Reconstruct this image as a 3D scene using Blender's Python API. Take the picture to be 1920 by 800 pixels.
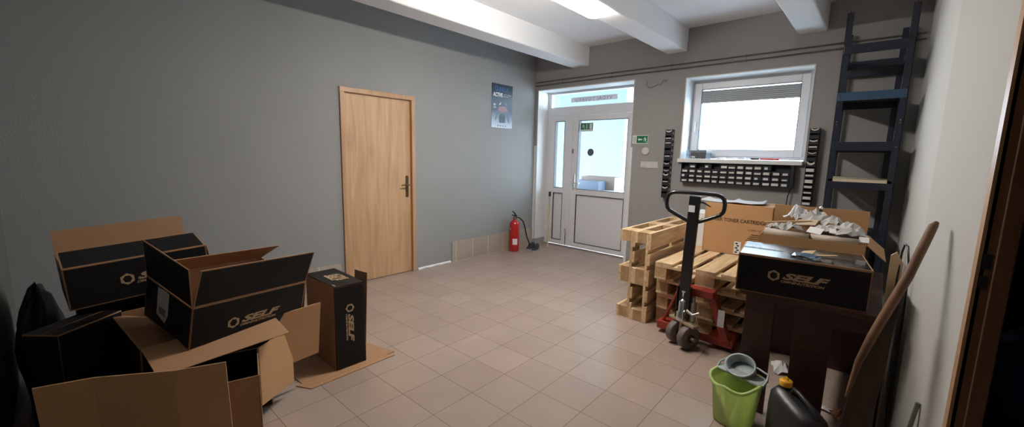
import bpy, math, random
from mathutils import Matrix, Vector, Euler
random.seed(7)
for o in list(bpy.data.objects): bpy.data.objects.remove(o)
S = bpy.context.scene; COL = S.collection
# ------------------------------------------------ camera, light, exposure
cam_d = bpy.data.cameras.new('camera'); cam = bpy.data.objects.new('camera', cam_d); COL.objects.link(cam)
YAW, PITCH, ROLL, FPX = 0.734, -0.142, 0.023, 763.4
_f = Vector((-math.sin(YAW)*math.cos(PITCH), math.cos(YAW)*math.cos(PITCH), math.sin(PITCH)))
_r = Vector((math.cos(YAW), math.sin(YAW), 0)); _u = _r.cross(_f)
_r2 = math.cos(ROLL)*_r + math.sin(ROLL)*_u; _u2 = -math.sin(ROLL)*_r + math.cos(ROLL)*_u
cam.matrix_world = Matrix(((_r2.x,_u2.x,-_f.x,4.132),(_r2.y,_u2.y,-_f.y,0.133),(_r2.z,_u2.z,-_f.z,1.432),(0,0,0,1)))
cam_d.sensor_width = 36; cam_d.lens = 36*FPX/1920; cam_d.clip_start = 0.02
S.camera = cam
LAMP = 108.0; SKY = 18.0; EXPO = 0.0
S.view_settings.view_transform = 'Standard'; S.view_settings.look = 'None'
S.view_settings.exposure = EXPO; S.view_settings.gamma = 1; S.view_settings.use_curve_mapping = False
W = bpy.data.worlds.new('sky'); S.world = W; W.use_nodes = True
W.node_tree.nodes['Background'].inputs[0].default_value = (0.72, 0.86, 1.0, 1)
W.node_tree.nodes['Background'].inputs[1].default_value = SKY
def portal(name, loc, sx, sy):
    l = bpy.data.lights.new(name, 'AREA'); l.shape = 'RECTANGLE'; l.size = sx; l.size_y = sy
    l.cycles.is_portal = True
    o = bpy.data.objects.new(name, l); COL.objects.link(o); o.location = loc
    o.rotation_euler = (math.radians(-90), 0, 0)       # emits towards -y, into the room
portal('window_daylight', (2.9, 5.52, 1.93), 1.2, .9)
portal('doorway_daylight', (.82, 5.52, 1.22), 1.5, 2.4)

# ------------------------------------------------ helpers
def tag(o, label=None, cat=None, group=None, kind=None):
    if label: o['label'] = label
    if cat: o['category'] = cat
    if group: o['group'] = group
    if kind: o['kind'] = kind
    return o
def empty(name, loc=(0,0,0), M=None, parent=None):
    o = bpy.data.objects.new(name, None); COL.objects.link(o); o.empty_display_size = .05
    if M is not None: o.matrix_world = M
    else: o.location = loc
    if parent: o.parent = parent
    return o
def link(name, me, parent=None, M=None):
    o = bpy.data.objects.new(name, me); COL.objects.link(o)
    if parent: o.parent = parent
    if M is not None: o.matrix_local = M
    return o
def copy_tree(o, parent=None):
    c = o.copy(); COL.objects.link(c); c.parent = parent
    for ch in [x for x in bpy.data.objects if x.parent == o]: copy_tree(ch, c)
    return c
class MB:
    def __init__(s): s.v=[]; s.f=[]; s.m=[]; s.sm=[]
    def add(s, vs, fs, m=0, smooth=False):
        b=len(s.v); s.v += [tuple(p) for p in vs]
        for f in fs: s.f.append(tuple(b+i for i in f)); s.m.append(m); s.sm.append(smooth)
        return s
    def box(s, lo, hi, m=0, M=None):
        x0,y0,z0=lo; x1,y1,z1=hi
        vs=[Vector(p) for p in ((x0,y0,z0),(x1,y0,z0),(x1,y1,z0),(x0,y1,z0),(x0,y0,z1),(x1,y0,z1),(x1,y1,z1),(x0,y1,z1))]
        if M is not None: vs=[M@p for p in vs]
        return s.add(vs,[(0,3,2,1),(4,5,6,7),(0,1,5,4),(1,2,6,5),(2,3,7,6),(3,0,4,7)],m)
    def cbox(s, c, d, m=0, M=None):
        return s.box([c[i]-d[i]/2 for i in range(3)],[c[i]+d[i]/2 for i in range(3)],m,M)
    def prism(s, pts, z0, z1, m=0, M=None, smooth=False):
        n=len(pts); vs=[Vector((p[0],p[1],z0)) for p in pts]+[Vector((p[0],p[1],z1)) for p in pts]
        if M is not None: vs=[M@p for p in vs]
        s.add(vs,[tuple(range(n-1,-1,-1)),tuple(range(n,2*n))],m)
        return s.add(vs,[(i,(i+1)%n,n+(i+1)%n,n+i) for i in range(n)],m,smooth)
    def loft(s, rings, m=0, cap0=True, cap1=True, smooth=True):
        n=len(rings[0]); vs=[p for r in rings for p in r]; fs=[]
        for k in range(len(rings)-1):
            for i in range(n): j=(i+1)%n; fs.append((k*n+i,k*n+j,(k+1)*n+j,(k+1)*n+i))
        s.add(vs,fs,m,smooth)
        if cap0: s.add(rings[0],[tuple(range(n-1,-1,-1))],m)
        if cap1: s.add(rings[-1],[tuple(range(n))],m)
        return s
    def tube(s, pts, r, n=10, m=0, closed=False, cap=True):
        P=[Vector(p) for p in pts]; R=r if isinstance(r,(list,tuple)) else [r]*len(P); rings=[]
        up=None
        for i,p in enumerate(P):
            a=P[i-1] if (i>0 or closed) else P[i]; b=P[(i+1)%len(P)] if (i<len(P)-1 or closed) else P[i]
            t=(b-a).normalized()
            if up is None: up=t.orthogonal().normalized()
            up=(up-t*up.dot(t)).normalized(); w=t.cross(up)
            rings.append([p+(up*math.cos(q)+w*math.sin(q))*R[i] for q in [2*math.pi*k/n for k in range(n)]])
        if closed:
            rings.append(rings[0]); return s.loft(rings,m,False,False)
        return s.loft(rings,m,cap,cap)
    def cyl(s, a, b, r, n=20, m=0):
        P=[Vector(a),Vector(b)]; t=(P[1]-P[0]).normalized(); u=t.orthogonal().normalized(); w=t.cross(u)
        rg=[[p+(u*math.cos(q)+w*math.sin(q))*r for q in [2*math.pi*k/n for k in range(n)]] for p in P]
        return s.loft(rg,m)
    def lathe(s, prof, c=(0,0,0), n=28, m=0, M=None):
        rings=[]
        for r,z in prof:
            rg=[Vector((c[0]+r*math.cos(2*math.pi*k/n),c[1]+r*math.sin(2*math.pi*k/n),c[2]+z)) for k in range(n)]
            if M is not None: rg=[M@p for p in rg]
            rings.append(rg)
        return s.loft(rings,m)
    def mesh(s, name, mats):
        me=bpy.data.meshes.new(name); me.from_pydata(s.v,[],s.f)
        for q in (mats if isinstance(mats,(list,tuple)) else [mats]): me.materials.append(q)
        me.polygons.foreach_set('material_index',s.m); me.polygons.foreach_set('use_smooth',s.sm)
        me.update(); return me
    def build(s, name, mats, parent=None, M=None, bevel=0, seg=2):
        o=link(name,s.mesh(name,mats),parent,M)
        if bevel:
            b=o.modifiers.new('bevel','BEVEL'); b.width=bevel; b.segments=seg; b.limit_method='ANGLE'; b.angle_limit=math.radians(40)
        return o
def struct(name, mb, mats, bevel=0, seg=2):
    return tag(mb.build(name,mats,bevel=bevel,seg=seg),kind='structure')
def Rz(deg): return Matrix.Rotation(math.radians(deg),4,'Z')
def Rx(deg): return Matrix.Rotation(math.radians(deg),4,'X')
def Ry(deg): return Matrix.Rotation(math.radians(deg),4,'Y')
def T(x,y,z): return Matrix.Translation((x,y,z))
def text_data(body, size, bold=0.0, shear=0.0, align='LEFT', mirror=False, spacing=1.0):
    c=bpy.data.curves.new('lettering','FONT'); c.body=body; c.size=size; c.offset=bold; c.shear=shear
    c.align_x=align; c.space_character=spacing; c.resolution_u=3
    o=bpy.data.objects.new('lettering',c); COL.objects.link(o)
    dg=bpy.context.evaluated_depsgraph_get(); dg.update()
    me=bpy.data.meshes.new_from_object(o.evaluated_get(dg))
    vs=[v.co.copy() for v in me.vertices]; fs=[tuple(p.vertices) for p in me.polygons]
    bpy.data.objects.remove(o); bpy.data.curves.remove(c); bpy.data.meshes.remove(me)
    if mirror: vs=[Vector((-v.x,v.y,v.z)) for v in vs]
    return vs,fs
def add_text(mb, body, size, M, m=0, width=None, **k):
    vs,fs=text_data(body,size,**k)
    if not vs: return
    if width:
        x0=min(v.x for v in vs); x1=max(v.x for v in vs); s=width/(x1-x0)
        vs=[Vector(((v.x-x0)*s,v.y,0)) for v in vs]
    mb.add([M@v for v in vs],fs,m)

# ------------------------------------------------ materials
def nodes(name):
    m=bpy.data.materials.new(name); m.use_nodes=True; nt=m.node_tree
    return m,nt,nt.nodes,nt.links,nt.nodes['Principled BSDF']
def mat(name, col, rough=.6, metal=0, var=0, scale=8, bump=0, bscale=60, spec=.5, coat=0, dist=.01):
    m,nt,N,L,b=nodes(name)
    b.inputs['Base Color'].default_value=(*col,1); b.inputs['Roughness'].default_value=rough
    b.inputs['Metallic'].default_value=metal; b.inputs['Specular IOR Level'].default_value=spec
    b.inputs['Coat Weight'].default_value=coat
    tc=N.new('ShaderNodeTexCoord')
    if var:
        n=N.new('ShaderNodeTexNoise'); n.inputs['Scale'].default_value=scale; n.inputs['Detail'].default_value=5
        L.new(tc.outputs['Object'],n.inputs['Vector'])
        x=N.new('ShaderNodeMix'); x.data_type='RGBA'; L.new(n.outputs['Fac'],x.inputs[0])
        x.inputs[6].default_value=(*[c*(1-var) for c in col],1); x.inputs[7].default_value=(*[min(1,c*(1+var)) for c in col],1)
        L.new(x.outputs[2],b.inputs['Base Color'])
    if bump:
        n=N.new('ShaderNodeTexNoise'); n.inputs['Scale'].default_value=bscale; n.inputs['Detail'].default_value=4
        L.new(tc.outputs['Object'],n.inputs['Vector'])
        p=N.new('ShaderNodeBump'); p.inputs['Strength'].default_value=bump; p.inputs['Distance'].default_value=dist
        L.new(n.outputs['Fac'],p.inputs['Height']); L.new(p.outputs[0],b.inputs['Normal'])
    return m
def wood(name, a, c, rough=.55, stretch=(14,1.2,14), scale=2.2, rnd=.12):
    m,nt,N,L,b=nodes(name); b.inputs['Roughness'].default_value=rough
    tc=N.new('ShaderNodeTexCoord'); mp=N.new('ShaderNodeMapping'); mp.inputs['Scale'].default_value=stretch
    oi=N.new('ShaderNodeObjectInfo'); ad=N.new('ShaderNodeVectorMath'); ad.operation='ADD'
    L.new(tc.outputs['Object'],mp.inputs[0]); L.new(mp.outputs[0],ad.inputs[0]); 
    mu=N.new('ShaderNodeMath'); mu.operation='MULTIPLY'; mu.inputs[1].default_value=37; L.new(oi.outputs['Random'],mu.inputs[0]); L.new(mu.outputs[0],ad.inputs[1])
    n=N.new('ShaderNodeTexNoise'); n.inputs['Scale'].default_value=scale; n.inputs['Detail'].default_value=6; n.inputs['Distortion'].default_value=.6
    L.new(ad.outputs[0],n.inputs['Vector'])
    r=N.new('ShaderNodeValToRGB'); r.color_ramp.elements[0].position=.32; r.color_ramp.elements[1].position=.68
    r.color_ramp.elements[0].color=(*a,1); r.color_ramp.elements[1].color=(*c,1); L.new(n.outputs['Fac'],r.inputs[0])
    hs=N.new('ShaderNodeHueSaturation'); mr=N.new('ShaderNodeMapRange'); mr.inputs[3].default_value=1-rnd; mr.inputs[4].default_value=1+rnd
    L.new(oi.outputs['Random'],mr.inputs[0]); L.new(mr.outputs[0],hs.inputs['Value']); L.new(r.outputs[0],hs.inputs['Color'])
    L.new(hs.outputs[0],b.inputs['Base Color'])
    return m
def glass_mat(name, tint=(.95,.99,1), gl=.08):
    m,nt,N,L,b=nodes(name); N.remove(b)
    t=N.new('ShaderNodeBsdfTransparent'); t.inputs[0].default_value=(*tint,1)
    g=N.new('ShaderNodeBsdfGlossy'); g.inputs['Roughness'].default_value=.02
    x=N.new('ShaderNodeMixShader'); x.inputs[0].default_value=gl
    L.new(t.outputs[0],x.inputs[1]); L.new(g.outputs[0],x.inputs[2]); L.new(x.outputs[0],N['Material Output'].inputs[0])
    return m
def emis(name,col,s):
    m,nt,N,L,b=nodes(name); b.inputs['Base Color'].default_value=(*col,1)
    b.inputs['Emission Color'].default_value=(*col,1); b.inputs['Emission Strength'].default_value=s
    return m
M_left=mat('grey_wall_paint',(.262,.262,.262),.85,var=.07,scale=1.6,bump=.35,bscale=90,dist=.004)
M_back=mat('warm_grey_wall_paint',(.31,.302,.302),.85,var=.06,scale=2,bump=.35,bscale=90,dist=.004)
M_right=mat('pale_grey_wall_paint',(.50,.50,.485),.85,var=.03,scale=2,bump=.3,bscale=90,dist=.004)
M_ceil=mat('white_ceiling_paint',(.84,.84,.86),.8,var=.03,scale=3,bump=.3,bscale=40,dist=.006)
M_white=mat('white_plaster',(.74,.75,.76),.8,var=.04,scale=5)
M_pvc=mat('white_plastic_frame',(.72,.72,.75),.35,spec=.5)
M_seal=mat('dark_rubber_seal',(.06,.06,.07),.7)
M_kraft=mat('kraft_cardboard',(.36,.195,.10),.8,var=.08,scale=7)
M_kraftd=mat('plain_brown_cardboard',(.47,.26,.12),.75,var=.06,scale=5)
M_edge=mat('cardboard_edge',(.50,.33,.19),.8)
M_black=mat('black_carton_print',(.008,.0075,.008),.5,spec=.22)
M_blackg=mat('glossy_black_carton_print',(.012,.012,.015),.25,spec=.6,coat=.4)
M_tan=mat('tan_print',(.42,.29,.17),.6)
M_door=wood('light_oak_laminate',(.42,.25,.135),(.56,.36,.20),.45,(7,7,.7),2.6,.0)
M_dframe=wood('oak_door_frame',(.40,.22,.12),(.50,.30,.17),.4,(7,7,.7),2.6,.0)
M_dframe2=wood('shaded_oak_door_frame',(.15,.07,.035),(.20,.10,.05),.4,(7,7,.7),2.6,.0)  # darker copy of the door oak: shade of the unlit lining put into colour
M_brass=mat('old_bronze_metal',(.16,.11,.07),.35,metal=.9)
M_pallet=wood('pallet_pine',(.50,.33,.18),(.73,.54,.33),.7,(14,1.6,14),2.4,.16)
M_end=wood('pallet_block_wood',(.36,.22,.11),(.50,.33,.18),.8,(5,5,5),3,.14)
M_mahog=wood('dark_red_brown_wood',(.034,.010,.007),(.052,.016,.011),.45,(2,2,12),2,.0)
M_steelb=mat('dark_blue_enamelled_steel',(.012,.017,.034),.32,spec=.6,var=.1,scale=20)
M_blk=mat('black_enamel',(.012,.012,.014),.25,spec=.6)
M_rubber=mat('black_rubber',(.02,.02,.02),.7)
M_red=mat('red_enamel',(.27,.030,.018),.4,var=.12,scale=12)
M_redx=mat('extinguisher_red',(.42,.012,.014),.28,spec=.6,coat=.3)
M_chrome=mat('chrome',(.75,.75,.75),.15,metal=1)
M_paper=mat('white_paper',(.72,.72,.72),.8)
M_paperg=mat('grey_white_paper',(.55,.54,.56),.7,var=.1,scale=15)
M_green=mat('lime_green_plastic',(.62,.76,.32),.4,spec=.45)
_n=M_green.node_tree; _b=_n.nodes['Principled BSDF']; _t=_n.nodes.new('ShaderNodeBsdfTranslucent'); _t.inputs[0].default_value=(.78,.90,.44,1)
_x=_n.nodes.new('ShaderNodeMixShader'); _x.inputs[0].default_value=.45; _n.links.new(_b.outputs[0],_x.inputs[1]); _n.links.new(_t.outputs[0],_x.inputs[2]); _n.links.new(_x.outputs[0],_n.nodes['Material Output'].inputs[0])
M_grey=mat('grey_plastic',(.30,.34,.35),.35)
M_yel=mat('yellow_plastic',(.70,.35,.02),.4)
M_can=mat('black_plastic_canister',(.017,.017,.019),.38,bump=.1,bscale=40)
M_dkwood=wood('old_brown_wood',(.13,.065,.035),(.24,.13,.075),.6,(10,10,1.2),2,.0)
M_navy=mat('black_plastic_bins',(.013,.014,.022),.4)
M_signg=mat('exit_sign_green',(.0,.14,.075),.45)
M_signw=mat('sign_pale_white',(.66,.74,.68),.45)
M_blue=mat('blue_plastic_bag',(.05,.16,.42),.35,spec=.5,bump=.5,bscale=7,dist=.06)
M_glass=glass_mat('window_glass')
M_teal=mat('dark_teal_translucent_plastic',(.10,.17,.17),.3)

# tiled floor
m,nt,N,L,b=nodes('beige_floor_tiles'); M_floor=m
tc=N.new('ShaderNodeTexCoord'); mp=N.new('ShaderNodeMapping'); mp.vector_type='TEXTURE'
mp.inputs['Location'].default_value=(2.727,1.695,0); mp.inputs['Rotation'].default_value=(0,0,.018)
br=N.new('ShaderNodeTexBrick'); br.offset=0; br.squash=1
for k,v in (('Scale',1),('Mortar Size',.0022),('Mortar Smooth',.3),('Bias',0),('Brick Width',.292),('Row Height',.292)): br.inputs[k].default_value=v
br.inputs['Color1'].default_value=(.375,.285,.24,1); br.inputs['Color2'].default_value=(.41,.315,.268,1); br.inputs['Mortar'].default_value=(.20,.145,.11,1)
L.new(tc.outputs['Object'],mp.inputs[0]); L.new(mp.outputs[0],br.inputs[0])
n=N.new('ShaderNodeTexNoise'); n.inputs['Scale'].default_value=3; n.inputs['Detail'].default_value=8; L.new(tc.outputs['Object'],n.inputs[0])
x=N.new('ShaderNodeMix'); x.data_type='RGBA'; x.blend_type='MULTIPLY'; x.inputs[0].default_value=.22
L.new(br.outputs[0],x.inputs[6]); L.new(n.outputs['Fac'],x.inputs[7]); L.new(x.outputs[2],b.inputs['Base Color'])
b.inputs['Roughness'].default_value=.27; b.inputs['Specular IOR Level'].default_value=.45
p=N.new('ShaderNodeBump'); p.inputs['Strength'].default_value=.3; p.inputs['Distance'].default_value=.003; p.invert=True
L.new(br.outputs['Fac'],p.inputs['Height']); L.new(p.outputs[0],b.inputs['Normal'])
# reclaimed tiles on the wall foot
m,nt,N,L,b=nodes('reclaimed_wall_tiles'); M_base=m
tc=N.new('ShaderNodeTexCoord'); sx=N.new('ShaderNodeSeparateXYZ'); cx=N.new('ShaderNodeCombineXYZ')
L.new(tc.outputs['Object'],sx.inputs[0]); L.new(sx.outputs[1],cx.inputs[0]); L.new(sx.outputs[2],cx.inputs[1])
br=N.new('ShaderNodeTexBrick'); br.offset=0
for k,v in (('Scale',1),('Mortar Size',.004),('Mortar Smooth',.1),('Bias',0),('Brick Width',.30),('Row Height',.6)): br.inputs[k].default_value=v
br.inputs['Color1'].default_value=(.33,.27,.225,1); br.inputs['Color2'].default_value=(.38,.33,.28,1); br.inputs['Mortar'].default_value=(.55,.52,.48,1)
L.new(cx.outputs[0],br.inputs[0]); L.new(br.outputs[0],b.inputs['Base Color']); b.inputs['Roughness'].default_value=.6

# ------------------------------------------------ room shell
L_=5.206; HC=2.943; Y0=-.15
struct('floor',MB().box((-.1,-.45,-.1),(4.62,5.75,0)),M_floor)
struct('ceiling',MB().box((-.3,-.45,HC),(4.8,5.6,HC+.15)),M_ceil)
for i,(a,c) in enumerate(((.666,.932),(2.028,2.27),(3.35,3.586))):
    struct('trim_%d'%(i+1),MB().box((a,Y0,2.686),(c,L_+.05,HC+.02)),M_ceil,bevel=.014,seg=3)
DY0,DY1,DH=2.105,2.94,2.045
w=MB()
w.box((-.3,-.45,-.1),(0,DY0,HC)); w.box((-.3,DY1,-.1),(0,5.6,HC)); w.box((-.3,DY0,DH),(0,DY1,HC)); w.box((-.3,DY0,-.1),(-.15,DY1,DH))  # last box: backing added behind the door against a light leak
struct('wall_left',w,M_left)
struct('wall_front',MB().box((0,-.45,-.1),(4.8,Y0,HC)),mat('dark_olive_wall_paint',(.10,.10,.085),.85,var=.08,scale=2))
GX0,GX1,GZ=.056,1.632,2.426; WX0,WX1,WZ0,WZ1=2.29,3.525,1.40,2.38; T_=.40
w=MB()
w.box((-.3,L_,-.1),(GX0,L_+T_,HC)); w.box((GX0,L_,GZ),(GX1,L_+T_,HC)); w.box((GX1,L_,-.1),(WX0,L_+T_,HC))
w.box((WX0,L_,-.1),(WX1,L_+T_,WZ0)); w.box((WX0,L_,WZ1),(WX1,L_+T_,HC)); w.box((WX1,L_,-.1),(4.8,L_+T_,HC))
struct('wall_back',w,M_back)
w=MB()
w.prism([(4.30,5.3),(4.30,2.75),(4.415,2.20),(4.475,2.20),(4.475,2.75),(4.5,5.3)],-.1,HC)
w.box((4.43,Y0-.1,-.1),(4.52,1.28,HC)); w.box((4.42,1.28,2.02),(4.475,2.20,HC))
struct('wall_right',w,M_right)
# white plaster reveals of the two openings
w=MB(); e=.006
w.box((GX0-e,L_-e,0.1),(GX0+e,L_+.25,GZ)); w.box((GX0-e,L_-e,GZ-e),(GX1+e,L_+.25,GZ+e)); w.box((GX1-e,L_-.004,0),(GX1+.004,L_+.25,GZ))
w.box((.0,L_-e,.1),(GX0,L_+.001,1.587)); w.box((GX1,L_-e,0),(GX1+.03,L_+.001,1.575))
struct('trim_4',w,M_white)
w=MB()
w.box((WX0-e,L_-e,WZ0),(WX0+e,L_+.25,WZ1)); w.box((WX0-e,L_-e,WZ1-e),(WX1+e,L_+.25,WZ1+e)); w.box((WX1-e,L_-e,WZ0),(WX1+e,L_+.25,WZ1))
struct('trim_5',w,M_white)
# tiled wall foot: right and left of the wooden door
struct('baseboard_left',MB().box((0,3.535,0),(.012,L_,.278)).box((0,1.25,0),(.012,2.03,.262)),M_base)
# plaster crumb line by the door
struct('trim_6',MB().loft([[Vector((.0,y,0)),Vector((.02+.008*math.sin(y*40),y,0)),Vector((.008,y,.022+.006*math.sin(y*31))),Vector((0,y,.028))] for y in [3.0+.03*k for k in range(18)]]),M_white)

# ---- wooden door in the left wall
d=empty('door_1',(0,0,0)); tag(d,kind='structure')
f=MB()
for a,c in ((2.077,2.125),(2.92,2.967)):
    f.box((-.10,a,0),(.018,c,2.03))
f.box((-.10,2.077,2.03),(.018,2.967,2.08))
f.build('door_frame',M_dframe,d,bevel=.004)
MB().box((-.055,2.125,.008),(-.02,2.92,2.03)).build('door_leaf',M_door,d,bevel=.002)
h=empty('door_handle',(0,0,0),parent=d)
pl=[( .018*math.cos(q)+0, (.11+.0)*(1 if math.sin(q)>=0 else -1)+.018*math.sin(q)) for q in [2*math.pi*k/20 for k in range(20)]]
Mh=Matrix(((0,0,1,-.02),(1,0,0,2.868),(0,1,0,1.04),(0,0,0,1)))
MB().prism(pl,0,.007,M=Mh).build('escutcheon',M_brass,h,bevel=.002)
MB().tube([(-.013,2.868,1.06),(.035,2.868,1.06),(.042,2.855,1.061),(.044,2.80,1.064),(.04,2.76,1.058)],[.009,.009,.0095,.008,.007]).build('lever',M_brass,h)
MB().cyl((-.013,2.868,.985),(-.008,2.868,.985),.008).build('keyhole',M_rubber,h)

# ---- glazed door in the back wall
gy=L_+.252; d=empty('door_2',(0,gy,0)); tag(d,kind='structure')
def framebox(mb,x0,x1,z0,z1,t,ya,yb,m=0):
    mb.box((x0,ya,z0),(x0+t,yb,z1),m); mb.box((x1-t,ya,z0),(x1,yb,z1),m)
    mb.box((x0+t,ya,z0),(x1-t,yb,z0+t),m); mb.box((x0+t,ya,z1-t),(x1-t,yb,z1),m)
f=MB(); y1=.07
f.box((GX0,0,0),(.125,y1,GZ)); f.box((1.545,0,0),(GX1,y1,GZ)); f.box((.125,0,2.385),(1.545,y1,GZ)); f.box((.125,0,2.055),(1.545,y1,2.19))
f.build('outer_frame',M_pvc,d,bevel=.006)
def leaf(nm,x0,x1,gx0,gx1,px0,px1):
    r=empty(nm,(0,0,0),parent=d); f=MB(); ya=-.018; yb=.05
    f.box((x0,ya,.03),(gx0,yb,2.05)); f.box((gx1,ya,.03),(x1,yb,2.05))
    f.box((gx0,ya,1.97),(gx1,yb,2.05)); f.box((gx0,ya,.855),(gx1,yb,.94)); f.box((gx0,ya,.03),(gx1,yb,.10))
    f.build('leaf_frame',M_pvc,r,bevel=.006)
    s=MB(); framebox(s,gx0-.003,gx1+.003,.097,.858,.009,ya-.001,yb); framebox(s,gx0-.002,gx1+.002,.937,1.973,.006,ya-.001,yb)
    s.build('seal',M_seal,r)
    MB().box((gx0,.0,.10),(gx1,.03,.855)).build('lower_panel',M_pvc,r)
    MB().box((gx0,.012,.94),(gx1,.024,1.97)).build('glass_pane',M_glass,r)
    return r
la=leaf('side_leaf',.13,.545,.225,.405,.2,.4)
lb=leaf('main_leaf',.553,1.54,.662,1.46,.65,1.45)
MB().box((.14,.02,2.19),(1.53,.03,2.385)).build('transom_glass',M_glass,d)
MB().box((.55,-.03,.03),(.56,-.017,2.05)).build('cover_strip',M_pvc,lb)
h=MB().box((.60,-.03,.93),(.632,-.018,1.16)).tube([(.616,-.03,1.03),(.616,-.065,1.03),(.63,-.072,1.03),(.74,-.07,1.035)],.009)
h.build('door_handle',M_chrome,lb,bevel=.002)
MB().box((.55,-.027,1.48),(.585,-.018,1.55)).build('latch_plate',mat('grey_latch_metal',(.3,.3,.3),.4,metal=.8),lb)
MB().box((.495,-.035,.03),(.508,-.018,.25)).tube([(.50,-.03,.25),(.50,-.06,.28),(.53,-.05,.31)],.007).build('floor_bolt',M_chrome,la)
MB().box((.06,-.02,0),(1.6,.0,.02)).build('threshold',mat('aluminium_threshold',(.5,.5,.5),.4,metal=.9),d)

# ---- window in the back wall
wy=L_+.25; d=empty('window_1',(0,wy,0)); tag(d,kind='structure')
f=MB(); framebox(f,WX0,3.50,1.445,WZ1,.045,.0,.07); f.build('outer_frame',M_pvc,d,bevel=.006)
f=MB(); framebox(f,2.325,3.475,1.475,2.345,.078,-.018,.05); f.build('sash_frame',M_pvc,d,bevel=.006)
MB().box((2.40,.012,1.55),(3.40,.024,2.27)).build('glass_pane',M_glass,d)
s=MB(); framebox(s,2.40,3.40,1.55,2.27,.005,-.019,.03); s.build('seal',M_seal,d)
MB().box((2.352,-.03,1.83),(2.372,-.018,1.90)).tube([(2.362,-.03,1.88),(2.362,-.06,1.88),(2.362,-.062,1.86),(2.360,-.058,1.77)],.008).build('window_handle',M_pvc,d,bevel=.002)
bl=MB(); 
for k in range(7): bl.box((2.405,-.014,2.112+k*.0205),(3.395,-.006,2.112+k*.0205+.0165),0)
bl.box((2.405,-.016,2.105),(3.395,-.002,2.117),0)
bl.box((2.405,-.005,2.106),(3.395,-.003,2.252),1)  # dark sheet added behind the slats; blocks light, gap shade in its colour
for k in (2.5,2.9,3.3): bl.box((k,-.017,2.105),(k+.004,-.012,2.26),0)
bl.build('raised_blind',[mat('grey_blind_slats',(.36,.39,.40),.5),mat('blind_gap_shade',(.13,.15,.16),.6)],d)
MB().box((WX0-.02,L_-.05-wy,1.395),(WX1-.005,0,1.44)).build('window_sill',M_white,d,bevel=.004)

# ---- doorway by the camera: lining of the opening in the right wall
d=empty('door_3',(0,0,0)); tag(d,kind='structure')
f=MB().box((4.408,2.19,0),(4.482,2.215,2.02))
f.box((4.408,1.28,2.0),(4.482,2.19,2.03)); f.box((4.42,1.265,0),(4.535,1.29,2.02)); f.build('door_lining',M_dframe2,d,bevel=.003)
MB().box((4.44,2.178,0),(4.482,2.192,2.0)).build('door_stop',M_dframe2,d,bevel=.003)
MB().prism([(4.402,2.19),(4.402,2.262),(4.408,2.262),(4.420,2.215),(4.42,2.19)],0,2.04).build('casing',M_dframe,d)
s=MB().box((4.414,2.186,1.09),(4.434,2.189,1.14)).box((4.414,2.186,1.02),(4.434,2.189,1.065)); s.build('strike_plate',M_rubber,d)
MB().box((4.436,2.184,1.118),(4.48,2.187,1.126)).build('metal_strip',mat('dull_metal',(.3,.25,.2),.5,metal=.6),d)
# next room
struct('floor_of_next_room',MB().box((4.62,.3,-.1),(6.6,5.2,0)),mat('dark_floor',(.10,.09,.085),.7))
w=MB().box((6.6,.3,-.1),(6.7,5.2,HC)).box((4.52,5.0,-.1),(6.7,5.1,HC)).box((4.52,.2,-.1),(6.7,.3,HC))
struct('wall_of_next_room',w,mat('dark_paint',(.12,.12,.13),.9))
struct('ceiling_of_next_room',MB().box((4.8,.3,HC),(6.7,5.2,HC+.1)),M_ceil)

# ------------------------------------------------ place beyond the glass
struct('ground_outside',MB().box((-6,5.7,-.12),(9,16,-.02)),mat('pale_paving',(.8,.8,.8),.7))
M_out=mat('pale_outside_wall',(.20,.265,.255),.8)
struct('wall_outside',MB().box((-4,8.3,-.1),(-.05,8.5,3.1)).box((-4.2,5.65,-.1),(-4,8.5,3.1)),M_out)
struct('added_roof_outside',MB().box((-4,5.62,2.9),(2.9,8.5,3.1)),M_out)  # roof added to cut the sky light falling on the outer wall
t=empty('desk',(.1,6.7,0)); tag(t,'white desk with boxes on it in the bright space behind the glazed door','desk')
MB().box((-.7,-.35,.80),(.55,.4,.835)).build('table_top',M_white,t)
for a in (-.65,.47):
    for c in (-.3,.32): MB().box((a,c,-.02),(a+.05,c+.05,.80)).build('leg',M_white,t)
b=MB().box((0,0,0),(.62,.25,.17)).build('storage_box',mat('slate_blue_board',(.045,.06,.09),.6),bevel=.003); b.location=(-.20,6.52,.8355)
tag(b,'low slate blue box on the desk seen through the glazed door','box')
b=MB().box((0,0,0),(.7,.02,.24)).box((0,.28,0),(.7,.30,.24)).box((.68,.02,0),(.7,.28,.24)).box((0,.02,0),(.02,.28,.24)).box((.02,.02,0),(.68,.28,.02)).build('storage_box',mat('mauve_brown_board',(.13,.085,.07),.6)); b.location=(-.12,6.80,.8355)
tag(b,'brownish open box behind the slate blue one on the desk outside the glass','box')

# ------------------------------------------------ lamp
t=empty('ceiling_lamp',(2.15,2.78,2.686)); tag(t,'long glowing tubular lamp with rounded ends fixed under the middle ceiling beam','lamp')
MB().box((-.055,-.60,-.02),(.055,.60,0)).build('housing',M_pvc,t,bevel=.004)
def stadium(hw,hl,n=10):
    return [(hw*math.cos(q),(hl-hw)+hw*math.sin(q)) for q in [math.pi*k/n for k in range(n+1)]]+[(-hw*math.cos(q),-(hl-hw)-hw*math.sin(q)) for q in [math.pi*k/n for k in range(n+1)]]
rg=[]
for k,(s_,z) in enumerate(((1,-.02),(1,-.036),(.93,-.050),(.78,-.059),(.5,-.063))):
    rg.append([Vector((x,y,z)) for x,y in stadium(.078*s_,.625-.078*(1-s_))])
MB().loft(rg[::-1]).build('diffuser',emis('lamp_glow',(1,.93,.83),LAMP),t)

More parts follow.
